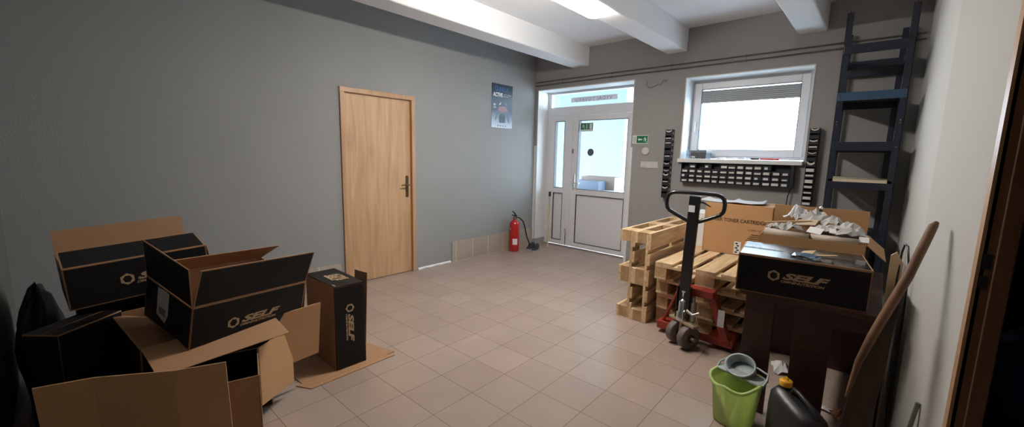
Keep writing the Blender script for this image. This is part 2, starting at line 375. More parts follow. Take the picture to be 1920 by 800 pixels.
# ------------------------------------------------ cartons
BORD=.006
def slab(mb,o,u,v,n,w,h,t,black):
    """board from corner o spanned by u*w and v*h; n is its outer side"""
    o=Vector(o);u=Vector(u);v=Vector(v);n=Vector(n)
    vs=[o,o+u*w,o+u*w+v*h,o+v*h]; vs+= [p-n*t for p in vs]
    if u.cross(v).dot(n)>0: fs=[(0,1,2,3),(7,6,5,4),(0,4,5,1),(1,5,6,2),(2,6,7,3),(3,7,4,0)]
    else: fs=[(3,2,1,0),(4,5,6,7),(1,5,4,0),(2,6,5,1),(3,7,6,2),(0,4,7,3)]
    mb.add(vs,fs,0)
    if black:
        b=BORD; q=[o+u*b+v*b,o+u*(w-b)+v*b,o+u*(w-b)+v*(h-b),o+u*b+v*(h-b)]; q=[p+n*.0006 for p in q]
        mb.add(q,[(0,1,2,3) if u.cross(v).dot(n)>0 else (3,2,1,0)],1)
def logo(parent, M, scale=1.0, name='logo'):
    mb=MB(); c=Vector((.026,.026,0)); n=6
    for R0,R1 in ((.030,.0195),):
        o_=[c+Vector((R0*math.cos(math.pi/3*k+.5236),R0*math.sin(math.pi/3*k+.5236),0)) for k in range(n)]
        i_=[c+Vector((R1*.92*math.cos(math.pi/3*k+.9),R1*math.sin(math.pi/3*k+.9),0)) for k in range(n)]
        mb.add([M@(p*scale) for p in o_+i_],[(k,(k+1)%n,n+(k+1)%n,n+k) for k in range(n)],0)
    add_text(mb,'SELF',.047,M@Matrix.Scale(scale,4)@T(.064,.015,0),width=.20,bold=.0022,shear=.35)
    add_text(mb,'OMNINUTRITION',.017,M@Matrix.Scale(scale,4)@T(.060,-.004,0),width=.185,bold=.0007,shear=.3)
    return mb.build(name,M_tan,parent)
def face(axis, L,Wd,H):
    """matrix laying (x right, y up) on one face of the carton, outward normal +z"""
    if axis=='front': return Matrix(((1,0,0,0),(0,0,-1,-.0016),(0,1,0,0),(0,0,0,1)))
    if axis=='left': return Matrix(((0,0,-1,-.0016),(-1,0,0,Wd),(0,1,0,0),(0,0,0,1)))
    if axis=='right': return Matrix(((0,0,1,L+.0016),(1,0,0,0),(0,1,0,0),(0,0,0,1)))
    if axis=='top': return Matrix(((1,0,0,0),(0,1,0,0),(0,0,1,H+.0016),(0,0,0,1)))
def carton(label, M, dims, flaps=None, black=('front','back','left','right'), inner=None, group=None, logo_at=(.15,.085), cat='cardboard box', closed=False, kmat=None, bottom_black=False):
    L,Wd,H=dims; t=.005; r=empty('cardboard_box',M=M); tag(r,label,cat,group)
    mats=[kmat or M_kraft,M_black]; b=MB()
    slab(b,(0,0,0),(1,0,0),(0,0,1),(0,-1,0),L,H,t,'front' in black)
    slab(b,(0,Wd,0),(1,0,0),(0,0,1),(0,1,0),L,H,t,'back' in black)
    slab(b,(0,0,0),(0,1,0),(0,0,1),(-1,0,0),Wd,H,t,'left' in black)
    slab(b,(L,0,0),(0,1,0),(0,0,1),(1,0,0),Wd,H,t,'right' in black)
    slab(b,(0,0,0),(1,0,0),(0,1,0),(0,0,-1),L,Wd,t,bottom_black)
    if inner:
        mats.append(inner); z=H-.002
        b.add([(t+.001,t+.001,0.006),(L-t-.001,t+.001,0.006),(L-t-.001,Wd-t-.001,0.006),(t+.001,Wd-t-.001,0.006),(t+.001,t+.001,z),(L-t-.001,t+.001,z),(L-t-.001,Wd-t-.001,z),(t+.001,Wd-t-.001,z)],
              [(0,1,2,3),(0,4,5,1),(1,5,6,2),(2,6,7,3),(3,7,4,0)],2)
    b.build('box_body',mats,r)
    if closed:
        for s_ in (0,1):
            f=MB(); slab(f,(0,s_*Wd/2,H+t),(1,0,0),(0,1,0),(0,0,1),L,Wd/2-.001,t,closed!='kraft'); f.build('flap',[mats[0],M_blackg] if closed=='gloss' else mats[:2],r)
    for side,ang,ln,*plain in (flaps or ()):
        a=math.radians(ang); f=MB()
        i={'front':(0,1,0),'back':(0,-1,0),'left':(1,0,0),'right':(-1,0,0)}[side]; i=Vector(i)
        o={'front':(.002,0,H),'back':(.002,Wd,H),'left':(0,.002,H),'right':(L,.002,H)}[side]
        u=Vector((1,0,0)) if side in('front','back') else Vector((0,1,0)); w_=(L if side in('front','back') else Wd)-.004
        v=i*math.cos(a)+Vector((0,0,1))*math.sin(a); n=Vector((0,0,1))*math.cos(a)-i*math.sin(a)
        o=Vector(o)+v*.003
        slab(f,o,u,v,n,w_,ln,.004,side in black and not plain); f.build('flap',mats[:2],r)
    if logo_at and 'front' in black:
        logo(r,face('front',L,Wd,H)@T(logo_at[0],logo_at[1],0))
    return r
def pose(org,rot): return T(*org)@Rz(rot[0])@Ry(rot[1])@Rx(rot[2])
D3=(.56,.42,.206)
# standing carton (its long side upright)
st=empty('cardboard_box',M=T(1.628,1.232,.0075)@Rz(90)); tag(st,'black carton standing on end on a cardboard sheet, nearest the wooden door','cardboard box')
b=MB(); t=.005; Ls,Ws,Hs=.205,.442,.562
slab(b,(0,0,0),(1,0,0),(0,0,1),(0,-1,0),Ls,Hs,t,True); slab(b,(0,Ws,0),(1,0,0),(0,0,1),(0,1,0),Ls,Hs,t,True)
slab(b,(0,0,0),(0,1,0),(0,0,1),(-1,0,0),Ws,Hs,t,False); slab(b,(Ls,0,0),(0,1,0),(0,0,1),(1,0,0),Ws,Hs,t,True)
slab(b,(0,0,0),(1,0,0),(0,1,0),(0,0,-1),Ls,Ws,t,False); slab(b,(0,0,Hs),(1,0,0),(0,1,0),(0,0,1),Ls,Ws,t,True)
b.build('box_body',[M_kraft,M_black],st)
logo(st,face('front',Ls,Ws,Hs)@T(.075,.43,0)@Rz(-90),1.0)
mb=MB(); add_text(mb,'SELF',.075,face('top',Ls,Ws,Hs)@T(.065,.30,0)@Rz(-90),width=.17,bold=.004,shear=.2)
mb.build('printed_logo',M_tan,st); mb=MB(); add_text(mb,'ACTIVE',.055,face('top',Ls,Ws,Hs)@T(.125,.30,0)@Rz(-90),width=.17,bold=.003,shear=.2)
mb.build('printed_lettering',M_tan,st)
mb=MB(); mb.box((.018,.03,Hs+.001),(.028,.07,Hs+.0014)); mb.build('printed_mark',M_tan,st)
# open carton on top of the pile
B=carton('open black carton with raised flaps on top of the left pile, label on its end',pose((1.869,.452,.512),(105.1,2.8,11.9)),(.563,.422,.212),
  [('front',101,.195),('left',98,.19),('back',40,.205),('right',266,.19)],logo_at=(.16,.055))
mb=MB(); pts=[(.12,.06),(.20,.04),(.225,.09),(.225,.20),(.20,.205),(.12,.20)]
F=face('left',.563,.422,.212); mb.add([F@Vector((x,y,0)) for x,y in pts],[tuple(range(6))],0); mb.add([F@Vector((x,y,.0004)) for x,y in ((.14,.075),(.20,.07),(.20,.11),(.14,.11))],[(0,1,2,3)],1)
mb.build('shipping_label',[M_paperg,mat('faded_label_print',(.2,.2,.2),.8)],B)
# back-left carton with kraft lid flap
carton('black carton at the back of the left pile, brown lid flap raised by the wall',pose((1.353,.102,.651),(92.8,-3.2,-.4)),(.56,.45,.206),
  [('front',12,.215),('back',97,.12),('right',263,.12)],logo_at=(.19,.075))
# supports under it: three closed cartons
BORD=.0015
sup=[('lowest closed black carton under the lidded one at the back left',0.0,1.5),('middle closed black carton of the back left stack',.2185,-2),('top closed black carton right under the lidded one at the back left',.437,1)]
for lb,z,a in sup:
    carton(lb,T(1.262,.125,z+.002)@Rz(90+a),(.56,.40,.206),closed=True,group='closed cartons of the back left stack')
# tall closed black carton in the corner
A=carton('closed black carton standing on end in the front left corner behind the flattened box',T(1.595,.105,.002)@Rz(132.5),(.29,.155,.610),closed=True,logo_at=None)
A.location=(1.456+.115,-.04+.10,.002)
A.rotation_euler=(0,0,math.radians(132.5))
BORD=.006
# carton below the tilted one
Dd=carton('open brown-lined carton under the tilted black one, its front flap spread outwards',pose((1.745,.29,.232),(98.4,0,8)),(.55,.425,.315),
  [('front',191,.205),('left',-22,.30,1),('right',262,.2)],logo_at=None)
carton('closed black carton lying flat at the bottom of the left pile',T(1.722,.265,.002)@Rz(91),(.56,.43,.206),closed=True,logo_at=(.2,.08))
# side flap seen right of the pile
# front kraft carton, black inside
Ek=carton('brown carton with dark inside at the foot of the left pile, side flap open',T(2.046,.287,.003)@Rz(75),(.38,.31,.418),[],black=(),inner=M_black,logo_at=None)
f=MB(); slab(f,(.383,.312,.09),Vector((.159,.177,0)).normalized(),(0,0,1),Vector((.177,-.16,0)).normalized(),.245,.325,.005,False); f.build('flap',[M_kraftd,M_black],Ek)
Kc=carton('small brown carton between the left pile and the standing black carton',T(1.80,.80,.255)@Rz(90),(.27,.10,.345),[],black=(),logo_at=None,kmat=M_kraftd)
bpy.data.objects.remove([c for c in Kc.children if c.name.startswith('box_body')][0]); 
bpy.data.objects.remove(Kc)
f=MB(); slab(f,(.56,-.06,-.02),(1,0,0),(0,0,1),(0,-1,0),.25,.335,.005,False)
f.build('flap',[M_kraftd,M_black],Dd)
# flattened carton leaning in front
fl_=empty('flattened_cardboard_box',M=T(1.935,.01,.0)@Rz(63.6)@Rx(4)); tag(fl_,'flattened brown carton with upright creases standing at the lower left corner','flattened box')
f=MB(); u0=0
P=Vector((0,0,0))
for w_,ang in ((.16,7),(.255,-7),(.172,4)):
    f.box((0,0,.0),(w_,.006,.57),M=T(*P)@Rz(ang)); P=P+Rz(ang)@Vector((w_,0,0))
f.build('cardboard_sheet',[M_kraftd],fl_,bevel=.0008,seg=1)
# sheet under the standing carton
s=MB(); Ms=T(1.14,.985,.0)@Rz(4)
s.prism([(0,0),(.52,0),(.545,.10),(.555,.62),(.45,.60),(.0,.5)],.0005,.0055,M=Ms)
s.prism([(.50,-.03),(.60,.02),(.60,.60),(.55,.56)],.0006,.005,M=T(1.115,1.0,0)@Rz(1.5))
tag(s.build('cardboard_sheet',M_kraft),'flat brown cardboard sheet on the floor under the standing carton','cardboard')
s=MB().box((0,0,0),(.15,.005,.545))
o=s.build('cardboard_sheet',M_kraft); o.matrix_world=T(1.24,1.54,.001)@Rz(8)@Rx(-3)
tag(o,'brown cardboard piece propped upright behind the standing black carton','cardboard')

# ------------------------------------------------ poster, extinguisher, shoes, stick
t=empty('poster',M=Matrix(((0,0,1,.002),(1,0,0,4.238),(0,1,0,1.816),(0,0,0,1)))); tag(t,'dark blue printed poster with white ACTIVE lettering on the left wall','poster')
m,nt,N,L,b=nodes('poster_print'); tc=N.new('ShaderNodeTexCoord'); sp=N.new('ShaderNodeSeparateXYZ'); r=N.new('ShaderNodeValToRGB')
L.new(tc.outputs['Object'],sp.inputs[0]); mr=N.new('ShaderNodeMapRange'); mr.inputs[2].default_value=.604; L.new(sp.outputs[1],mr.inputs[0]); L.new(mr.outputs[0],r.inputs[0])
e_=r.color_ramp.elements; e_[0].position=.04; e_[0].color=(.42,.48,.56,1); e_[1].position=.40; e_[1].color=(.03,.06,.10,1)
q=e_.new(.2); q.color=(.25,.30,.38,1); q=e_.new(.72); q.color=(.02,.035,.06,1); q=e_.new(.85); q.color=(.008,.014,.03,1)
L.new(r.outputs[0],b.inputs['Base Color']); b.inputs['Roughness'].default_value=.35
MB().box((0,0,0),(.425,.604,.001)).build('poster_sheet',m,t)
p=MB(); Z=lambda *pts:[Vector((x*.425,y*.604,.0016)) for x,y in pts]
p.add(Z((.36,.12),(.64,.12),(.66,.26),(.60,.32),(.40,.32),(.34,.26)),[tuple(range(6))],0)
p.add(Z((.14,.17),(.20,.17),(.40,.44),(.36,.52),(.26,.42)),[tuple(range(5))],1); p.add(Z((.80,.13),(.86,.13),(.80,.42),(.66,.52),(.60,.44)),[tuple(range(5))],1)
p.add([Vector(((.53+.22*math.cos(a))*.425,(.43+.07*math.sin(a))*.604,.0018)) for a in [2*math.pi*k/20 for k in range(20)]],[tuple(range(20))],2)
p.add(Z((.33,.52),(.44,.60),(.42,.54)),[(0,1,2)],3); p.add(Z((.62,.60),(.76,.50),(.66,.56)),[(0,2,1)],3)
p.add(Z((.08,.51),(.18,.51),(.18,.54),(.08,.54)),[(0,1,2,3)],3); p.add(Z((.08,.44),(.2,.44),(.2,.49),(.08,.49)),[(0,1,2,3)],4)
for k in range(4): p.add(Z((.28+.12*k,.035),(.34+.12*k,.035),(.34+.12*k,.06),(.28+.12*k,.06)),[(0,1,2,3)],0)
p.build('poster_artwork',[mat('tub_print',(.03,.05,.07),.4),mat('figure_print',(.11,.13,.17),.4),mat('mauve_print',(.28,.16,.18),.4),M_paper,mat('caption_print',(.25,.28,.33),.4)],t)
p=MB(); add_text(p,'ACTIVE',.075,T(.025,.43,.002),width=.19,bold=.003); add_text(p,'GYM CARE',.02,T(.23,.46,.002),width=.16); add_text(p,'SERIES',.02,T(.23,.435,.002),width=.10)
p.build('white_lettering',M_paper,t)
p=MB(); add_text(p,'SELF',.06,T(.13,.52,.002),width=.22,shear=.3,bold=.001); n=6
o_=[Vector((.09+.035*math.cos(math.pi/3*k),.54+.035*math.sin(math.pi/3*k),.002)) for k in range(6)]; i_=[Vector((.09+.022*math.cos(math.pi/3*k),.54+.022*math.sin(math.pi/3*k),.002)) for k in range(6)]
p.add(o_+i_,[(k,(k+1)%6,6+(k+1)%6,6+k) for k in range(6)]); p.box((.08,.505,.002),(.36,.512,.0022)); p.build('logo',mat('blue_logo_print',(.03,.10,.28),.4),t)

t=empty('fire_extinguisher',(.125,4.64,0)); tag(t,'red fire extinguisher with black hose standing on the floor by the left wall','fire extinguisher')
MB().lathe([(.06,0),(.072,.012),(.075,.03),(.075,.40),(.070,.435),(.052,.455),(.030,.468),(.024,.475),(.024,.49)]).build('cylinder',M_redx,t)
MB().lathe([(.026,.488),(.026,.51),(.016,.515),(.016,.535)],n=16).build('valve',M_brass,t)
MB().box((-.055,-.012,.535),(.05,.012,.55)).tube([(.03,0,.535),(.0,0,.57),(-.05,0,.60)],[.01,.012,.008]).build('handle',M_blk,t,bevel=.003)
MB().tube([(.02,.0,.52),(.06,.03,.515),(.105,.07,.46),(.12,.10,.36),(.135,.13,.22),(.15,.17,.12),(.155,.18,.07)],.0105).build('hose',M_blk,t)
f=MB(); rr=.0757
for a0,a1,z0,z1,mm in ((-1.75,-1.45,.33,.36,0),(-.95,.05,.11,.20,0)):
    f=MB()
    k=8; vs=[(rr*math.cos(a0+(a1-a0)*i/k)+0,rr*math.sin(a0+(a1-a0)*i/k),z) for z in (z0,z1) for i in range(k+1)]
    f.add(vs,[(i,i+1,k+2+i,k+1+i) for i in range(k)],0,True)
    o=f.build('label',M_paper,t); o.rotation_euler=(0,0,-.25)

def shoe(label,x,y,a):
    t=empty('work_shoe',M=T(x,y,0)@Rz(a)); tag(t,label,'shoe','pair of work shoes by the extinguisher')
    prof=[(-.13,.028,.0),(-.12,.038,.0),(-.06,.036,0),(0,.040,0),(.07,.045,0),(.12,.034,0),(.135,.012,0)]
    def ring(h,s): return [Vector((x_,w*s,h)) for x_,w,_ in prof]+[Vector((x_,-w*s,h)) for x_,w,_ in prof[::-1]]
    MB().loft([ring(0,1),ring(.022,1.02)],smooth=False).build('sole',mat('pale_grey_sole',(.35,.35,.34),.6),t)
    hs=[(-.125,.085,.026),(-.09,.095,.032),(-.04,.092,.034),(.0,.075,.037),(.05,.055,.040),(.10,.042,.034),(.128,.03,.014)]
    rg=[]
    for x_,h,w in hs:
        rg.append([Vector((x_,w*math.cos(q),.022+(h-.022)*max(0,math.sin(q))**.7)) for q in [math.pi*k/10 for k in range(11)]]+[Vector((x_,-w,.021)),Vector((x_,w,.021))][:1])
    MB().loft(rg).build('upper',mat('dark_navy_fabric',(.03,.035,.05),.7),t)
    l=MB()
    for k in range(4): l.box((-.01+k*.022,-.02,.088-k*.010),(-.004+k*.022,.02,.093-k*.010))
    l.build('laces',mat('dark_laces',(.05,.05,.06),.8),t)
shoe('dark work shoe with pale sole beside the extinguisher hose',.21,4.93,-72)
shoe('dark work shoe with pale sole nearer the glazed door, right one of the pair',.325,4.91,-66)
t=empty('wooden_stick',(0,0,0)); tag(t,'thin pale wooden stick with black tip leaning in the reveal of the glazed door','stick')
MB().tube([(.315,5.22,.006),(.262,5.30,.42),(.222,5.36,.80)],.011).build('pole',wood('pale_stick_wood',(.5,.38,.26),(.62,.5,.36)),t)
MB().cyl((.2225,5.36,.795),(.218,5.365,.87),.018).build('grip',M_rubber,t)

# ------------------------------------------------ signs, plates, pipes on the back wall
def onback(x,z,dy=0): return Matrix(((1,0,0,x),(0,0,-1,L_-dy),(0,1,0,z),(0,0,0,1)))
def runner(mb,M,s,m=1):
    C=lambda cx,cy,r:[M@Vector((s*(cx+r*math.cos(a)),s*(cy+r*math.sin(a)),.0025)) for a in [2*math.pi*k/12 for k in range(12)]]
    mb.add(C(.0,.78,.09),[tuple(range(12))],m)
    for P in (((-.10,.66),(.10,.70),(.14,.42),(0,.38)),((-.10,.66),(-.30,.52),(-.25,.46),(-.06,.58)),((.08,.68),(.26,.60),(.30,.44),(.24,.42),(.2,.54),(.1,.58)),((0,.38),(.14,.42),(-.08,.22),(-.26,.20),(-.26,.28),(-.12,.30)),((.06,.42),(.14,.42),(.24,.22),(.40,.06),(.33,.02),(.14,.20))):
        mb.add([M@Vector((s*x,s*y,.0025)) for x,y in P],[tuple(range(len(P)))],m)
t=empty('exit_sign',M=onback(1.655,1.618,.001)); tag(t,'green exit sign with white arrow and running figure on the wall beside the glazed door','exit sign')
MB().box((0,0,0),(.212,.105,.003)).build('sign_board',M_signw,t)
p=MB().box((.058,.008,.003),(.206,.099,.0036),0); I=Matrix.Identity(4)
Mq=T(.17,.014,.002); runner(p,Mq,.078); q=.0046
p.add([(.072,.053,q),(.095,.073,q),(.095,.061,q),(.133,.061,q),(.133,.045,q),(.095,.045,q),(.095,.033,q)],[tuple(range(7))],1)
p.box((.012,.012,.003),(.05,.09,.0034),2); p.build('pictogram',[M_signg,M_signw,mat('glow_panel',(.5,.52,.5),.5)],t)
t=empty('exit_sign',M=Matrix(((1,0,0,.674),(0,0,-1,gy-.003+.012),(0,1,0,1.808),(0,0,0,1)))); tag(t,'small green exit sticker with running figure in the top corner of the door glass','exit sign')
MB().box((0,0,0),(.222,.128,.001)).build('sign_board',M_signw,t)
p=MB().box((.006,.03,.001),(.216,.122,.0014),0); Mq=T(.05,.036,0); runner(p,Mq,.085); p.box((.10,.042,.0014),(.112,.112,.002),1); p.box((.158,.036,.0014),(.205,.116,.002),1); p.box((.125,.036,.0014),(.129,.116,.002),1)
p.build('pictogram',[M_signg,M_signw],t)
o=MB().cyl((.868,gy+.0105,1.502),(.868,gy+.0115,1.502),.055,n=32).build('round_sticker',mat('slate_grey_vinyl',(.09,.10,.13),.5)); tag(o,'round dark grey dot sticker on the pane of the glazed door','sticker')
# text strip on the transom, read from outside: mirrored
t=empty('transom_sign',M=Matrix(((1,0,0,.478),(0,0,-1,gy+.019),(0,1,0,2.247),(0,0,0,1)))); tag(t,'long grey strip with mirrored lettering on the narrow glass above the glazed door','sign')
MB().box((0,0,0),(.78,.072,.0008)).build('strip',mat('translucent_grey_strip',(.85,.87,.97),.6),t)
p=MB(); vs,fs=text_data('VYDAJ TOVARU',.075,bold=.001,spacing=1.2); x1=max(v.x for v in vs); x0=min(v.x for v in vs); s_=.62/(x1-x0)
p.add([Vector((.70-(v.x-x0)*s_,v.y*.92+.012,.0012)) for v in vs],[f_[::-1] for f_ in fs]); p.build('lettering',mat('grey_letters',(.36,.38,.50),.6),t)
o=MB().lathe([(.050,0),(.050,.012),(.044,.018),(.0,.018)],M=onback(1.844,1.522,.0)).build('blank_cover_plate',mat('cream_plastic',(.55,.53,.50),.5)); tag(o,'round pale junction cover on the back wall below the exit sign','cover plate')
t=empty('wall_switch',M=onback(1.788,1.309)); tag(t,'long white switch plate on the back wall below the round cover','switch')
MB().box((0,0,0),(.234,.082,.010)).build('plate',M_paperg,t,bevel=.003)
for k in range(3): MB().box((.012+k*.073,.012,.010),(.076+k*.073,.070,.014)).build('rocker',M_paperg,t,bevel=.002)
for z,lb in ((2.548,'upper grey pipe running along the back wall under the ceiling'),(2.498,'lower grey pipe running along the back wall above door and window')):
    p=MB().tube([(.01,L_-.012,z-.004),(1.2,L_-.014,z+.003),(3.19,L_-.012,z),(3.22,L_-.02,z),(3.3,L_-.012,z+.002),(4.28,L_-.012,z-.002)],.008); 
    for x_ in (.5,1.3,2.1,2.9,3.7): p.box((x_,L_-.024,z-.010),(x_+.012,L_,z+.012))
    tag(p.build('pipe',mat('grey_painted_pipe',(.10,.095,.10),.6)),lb,'pipe')
o=MB().tube([(1.81,L_-.01,2.40),(1.80,L_-.012,2.35),(1.84,L_-.02,2.31),(1.89,L_-.015,2.315),(1.95,L_-.02,2.34),(1.99,L_-.012,2.335),(2.01,L_-.02,2.375),(2.06,L_-.01,2.38)],.003,n=6).build('loose_cable',mat('grey_cable',(.12,.11,.12),.6)); tag(o,'thin grey loose cable curling from the back wall between door and window','cable')
o=MB().tube([(3.45,L_-.03,1.17),(3.43,L_-.05,1.08),(3.42,L_-.03,.95),(3.40,L_-.02,.7)],.006,n=6).build('hanging_cable',M_rubber); tag(o,'black cable hanging below the right end of the drawer rack','cable')
o=MB().box((0,0,0),(.03,.012,.07)).cyl((.015,0,.035),(.015,-.004,.035),.012).build('wall_socket',M_paper,bevel=.002); o.location=(.02,L_-.0195,.20); tag(o,'small white socket low on the wall in the corner above the shoes','socket')

# ------------------------------------------------ bin racks on the back wall
M_lab=mat('white_label_card',(.62,.61,.60),.7)
def vrack(label,x0,x1,z0,z1,dep,cards,side):
    t=empty('bin_rack',(x0,L_,z0)); tag(t,label,'rack'); w_=x1-x0; h=z1-z0
    b=MB().box((0,-.01,0),(w_,0,h)).box((0,-dep,0),(.004,0,h)).box((w_-.004,-dep,0),(w_,0,h)); b.build('rack_frame',M_navy,t)
    n=len(cards); 
    for k,c in enumerate(cards):
        z=h*(1-(k+1)/n); hh=h/n
        q=MB().box((.004,-dep,z),(w_-.004,-dep+.004,z+hh*.72)); q.box((.004,-dep,z),(w_-.004,-.01,z+.003))
        f=q.build('bin',M_navy,t)
        if c:
            kk=8; cv=c[1]; vs=[]
            for zz in (0,c[2]): vs+=[(.008+(w_-.016)*i/kk,-dep-.002,z+hh*c[0]+zz-cv*4*(i/kk)*(1-i/kk)) for i in range(kk+1)]
            MB().add(vs,[(i,i+1,kk+2+i,kk+1+i) for i in range(kk)]).build('label_card',M_lab,f)
    if side:
        q=MB()
        for k in range(12): q.box((w_,-dep*.62,h*(k+.3)/12.2),(w_+.001,-dep*.25,h*(k+.3)/12.2+.028),0)
        q.build('side_labels',M_lab,t)
    return t
cl=[(.72,.012,.012),(.55,.0,.010),(.80,.0,.010),None,(.70,.0,.010),(.60,.012,.010),(.5,.012,.008),(.8,.015,.016),(.6,.0,.009),(.7,.015,.014),None]
vrack('narrow black bin rack with white cards on the wall left of the window',2.115,2.195,.955,1.785,.075,cl,True)
cr=[(.75,.014,.012),None,(.7,.010,.012),(.5,0,.013),(.6,.014,.008),None,(.7,.02,.02),(.15,0,.032),(.3,0,.018),(.1,0,.034),(.2,0,.022),(.2,0,.014),(.1,0,.028),(.1,0,.024)]
vrack('narrow black bin rack with white cards between the window and the steel shelving',3.553,3.632,1.0,1.765,.075,cr,False)
t=empty('drawer_rack',(2.345,L_,1.165)); tag(t,'wide low black rack of small labelled drawers mounted under the window sill','drawer rack')
Wr,Hr,Dr=1.09,.228,.085
MB().box((-.006,-Dr,-.004),(Wr+.03,0,0)).box((-.006,-Dr,Hr),(Wr+.03,0,Hr+.003)).box((-.006,-Dr,0),(0,0,Hr)).box((Wr,-Dr,0),(Wr+.03,0,Hr)).box((0,-.008,0),(Wr,0,Hr)).build('rack_frame',M_navy,t)
cw=Wr/13; chh=Hr/4.15; dm=MB().box((.003,-Dr-.004,.003),(cw-.003,-.02,chh-.004)).mesh('drawer',[M_navy])
random.seed(3); first=None
for r_ in range(4):
    for c_ in range(13):
        if r_==3 and c_ in (0,2,4,11,12): continue
        o=link('drawer',dm,t); o.location=(c_*cw,0,r_*chh)
        a=random.uniform(.010,.020); b_=random.uniform(.062,.076); hgt=random.uniform(.015,.026)
        if random.random()<.12: b_=a+.03
        MB().add([(a,-Dr-.0052,.012),(b_,-Dr-.0052,.012+random.uniform(-.002,.002)),(b_,-Dr-.0052,.012+hgt),(a,-Dr-.0052,.012+hgt)],[(0,1,2,3)]).build('label_card',M_lab,o)

# ------------------------------------------------ things on the sill (top z 1.44)
zs=1.4405
t=empty('card_box',(2.42,5.175,zs)); tag(t,'grey box with small white label at the left end of the window sill','box')
MB().box((0,0,0),(.17,.19,.085)).build('box_body',mat('dark_grey_box',(.07,.08,.10),.5),t,bevel=.003)
MB().box((-.003,-.003,.068),(.173,.193,.098)).build('lid',mat('grey_box_lid',(.16,.19,.22),.4),t,bevel=.003)
MB().box((.01,-.0045,.012),(.05,-.001,.03)).build('label',M_paper,t)
o=MB().lathe([(.028,0),(.036,.002),(.04,.10),(.038,.10),(.034,.006),(.0,.006)],n=20).build('glass_tumbler',glass_mat('tumbler_glass',(.8,.84,.88),.15)); o.location=(2.365,5.30,zs); tag(o,'clear glass at the far left of the window sill','glass')
def crumple(name,label,c,size,mt,group=None,n=7,amp=.35,rot=0,cat='paper'):
    vs=[];fs=[]
    for i in range(n):
        for j in range(n):
            u=i/(n-1)-.5; v=j/(n-1)-.5
            vs.append(Vector((u*size[0]+random.uniform(-1,1)*size[0]*.05,v*size[1]+random.uniform(-1,1)*size[1]*.05,size[2]*(.5+amp*random.uniform(-1,1)+.5*math.cos(u*3)*math.cos(v*3)-.5*(abs(u)+abs(v))))))
    zmin=min(v.z for v in vs)
    for v in vs: v.z-=zmin-.001
    for i in range(n-1):
        for j in range(n-1): a=i*n+j; fs.append((a,a+n,a+n+1,a+1))
    o=MB().add(vs,fs,0,False).build(name,mt); s=o.modifiers.new('thickness','SOLIDIFY'); s.thickness=.0012; s.offset=1
    o.location=c; o.rotation_euler=(0,0,rot); tag(o,label,cat,group); return o
random.seed(11)
for k,(x_,w_,lb) in enumerate(((2.74,.13,'crumpled white paper on the sill right of the grey box'),(2.87,.12,'creased white receipt near the middle of the sill'),(2.99,.10,'white paper slip on the sill left of the black marker'),(3.42,.10,'white paper scrap at the right end of the sill, beside the red marker'))):
    crumple('paper_scrap',lb,(x_,5.22,zs),(w_,.12,.018),M_paperg,n=6)
for a,lb,mt,m2 in (((3.05,3.13),'black marker pen lying on the window sill','black','b'),((3.14,3.31),'red marker pen lying on the window sill','red','r')):
    t=empty('marker_pen',(a[0],5.19,zs+.011)); tag(t,lb,'marker'); ln=a[1]-a[0]; mm=M_blk if m2=='b' else mat('red_plastic',(.55,.02,.03),.35)
    MB().cyl((0,0,0),(ln*.7,0,0),.0105).build('barrel',mm,t); MB().cyl((ln*.702,0,0),(ln,0,0),.0095).build('cap',mm,t)

# ------------------------------------------------ pallets
def make_pallet(label,group):
    t=empty('wooden_pallet'); tag(t,label,'pallet',group); Y=1.2
    x=0
    for k,w_ in enumerate((.145,.1,.145,.1,.145)):
        MB().box((x,0,.122),(x+w_,Y,.144)).build('deck_board',M_pallet,t,bevel=.002,seg=1); x+=w_+.04125
    for y in (0,.5275,1.055):
        Ms=T(0,y,0)@Rz(0)
        MB().box((0,0,.1),(.8,.145,.122),M=Ms).build('stringer_board',M_pallet,t,bevel=.002,seg=1)
        for x0,x1 in ((0,.1),(.3275,.4725),(.7,.8)):
            MB().box((x0,y,.022),(x1,y+.145,.1)).build('block',M_end,t,bevel=.003,seg=1)
    for x0,x1 in ((0,.1),(.3275,.4725),(.7,.8)):
        MB().box((x0,0,0),(x1,Y,.022)).build('bottom_board',M_pallet,t,bevel=.002,seg=1)
    return t
G='wooden pallets in the flat stack'
p0=make_pallet('bottom pallet of the flat stack, on the floor with the truck forks in it',G)
p0.matrix_world=T(2.775,3.575,0)
for k,(x_,y_,a,lb) in enumerate(((2.785,3.54,-.4,'second pallet from the floor in the flat stack'),(2.79,3.50,.5,'third pallet from the floor, right under the top one of the flat stack'),(2.797,3.43,-.9,'top pallet of the flat stack, carrying the toner box'))):
    c=copy_tree(p0); c.matrix_world=T(x_,y_,(k+1)*.1443)@Rz(a); c['label']=lb
c=copy_tree(p0); c.matrix_world=T(2.447,3.467,.801)@Ry(90); c['label']='pallet standing on its edge, outer one nearer the glazed door'; c['group']='pallets standing on edge'
c=copy_tree(p0); c.matrix_world=T(2.594,3.455,.801)@Ry(90); c['label']='pallet standing on its edge, pressed against the flat stack'; c['group']='pallets standing on edge'
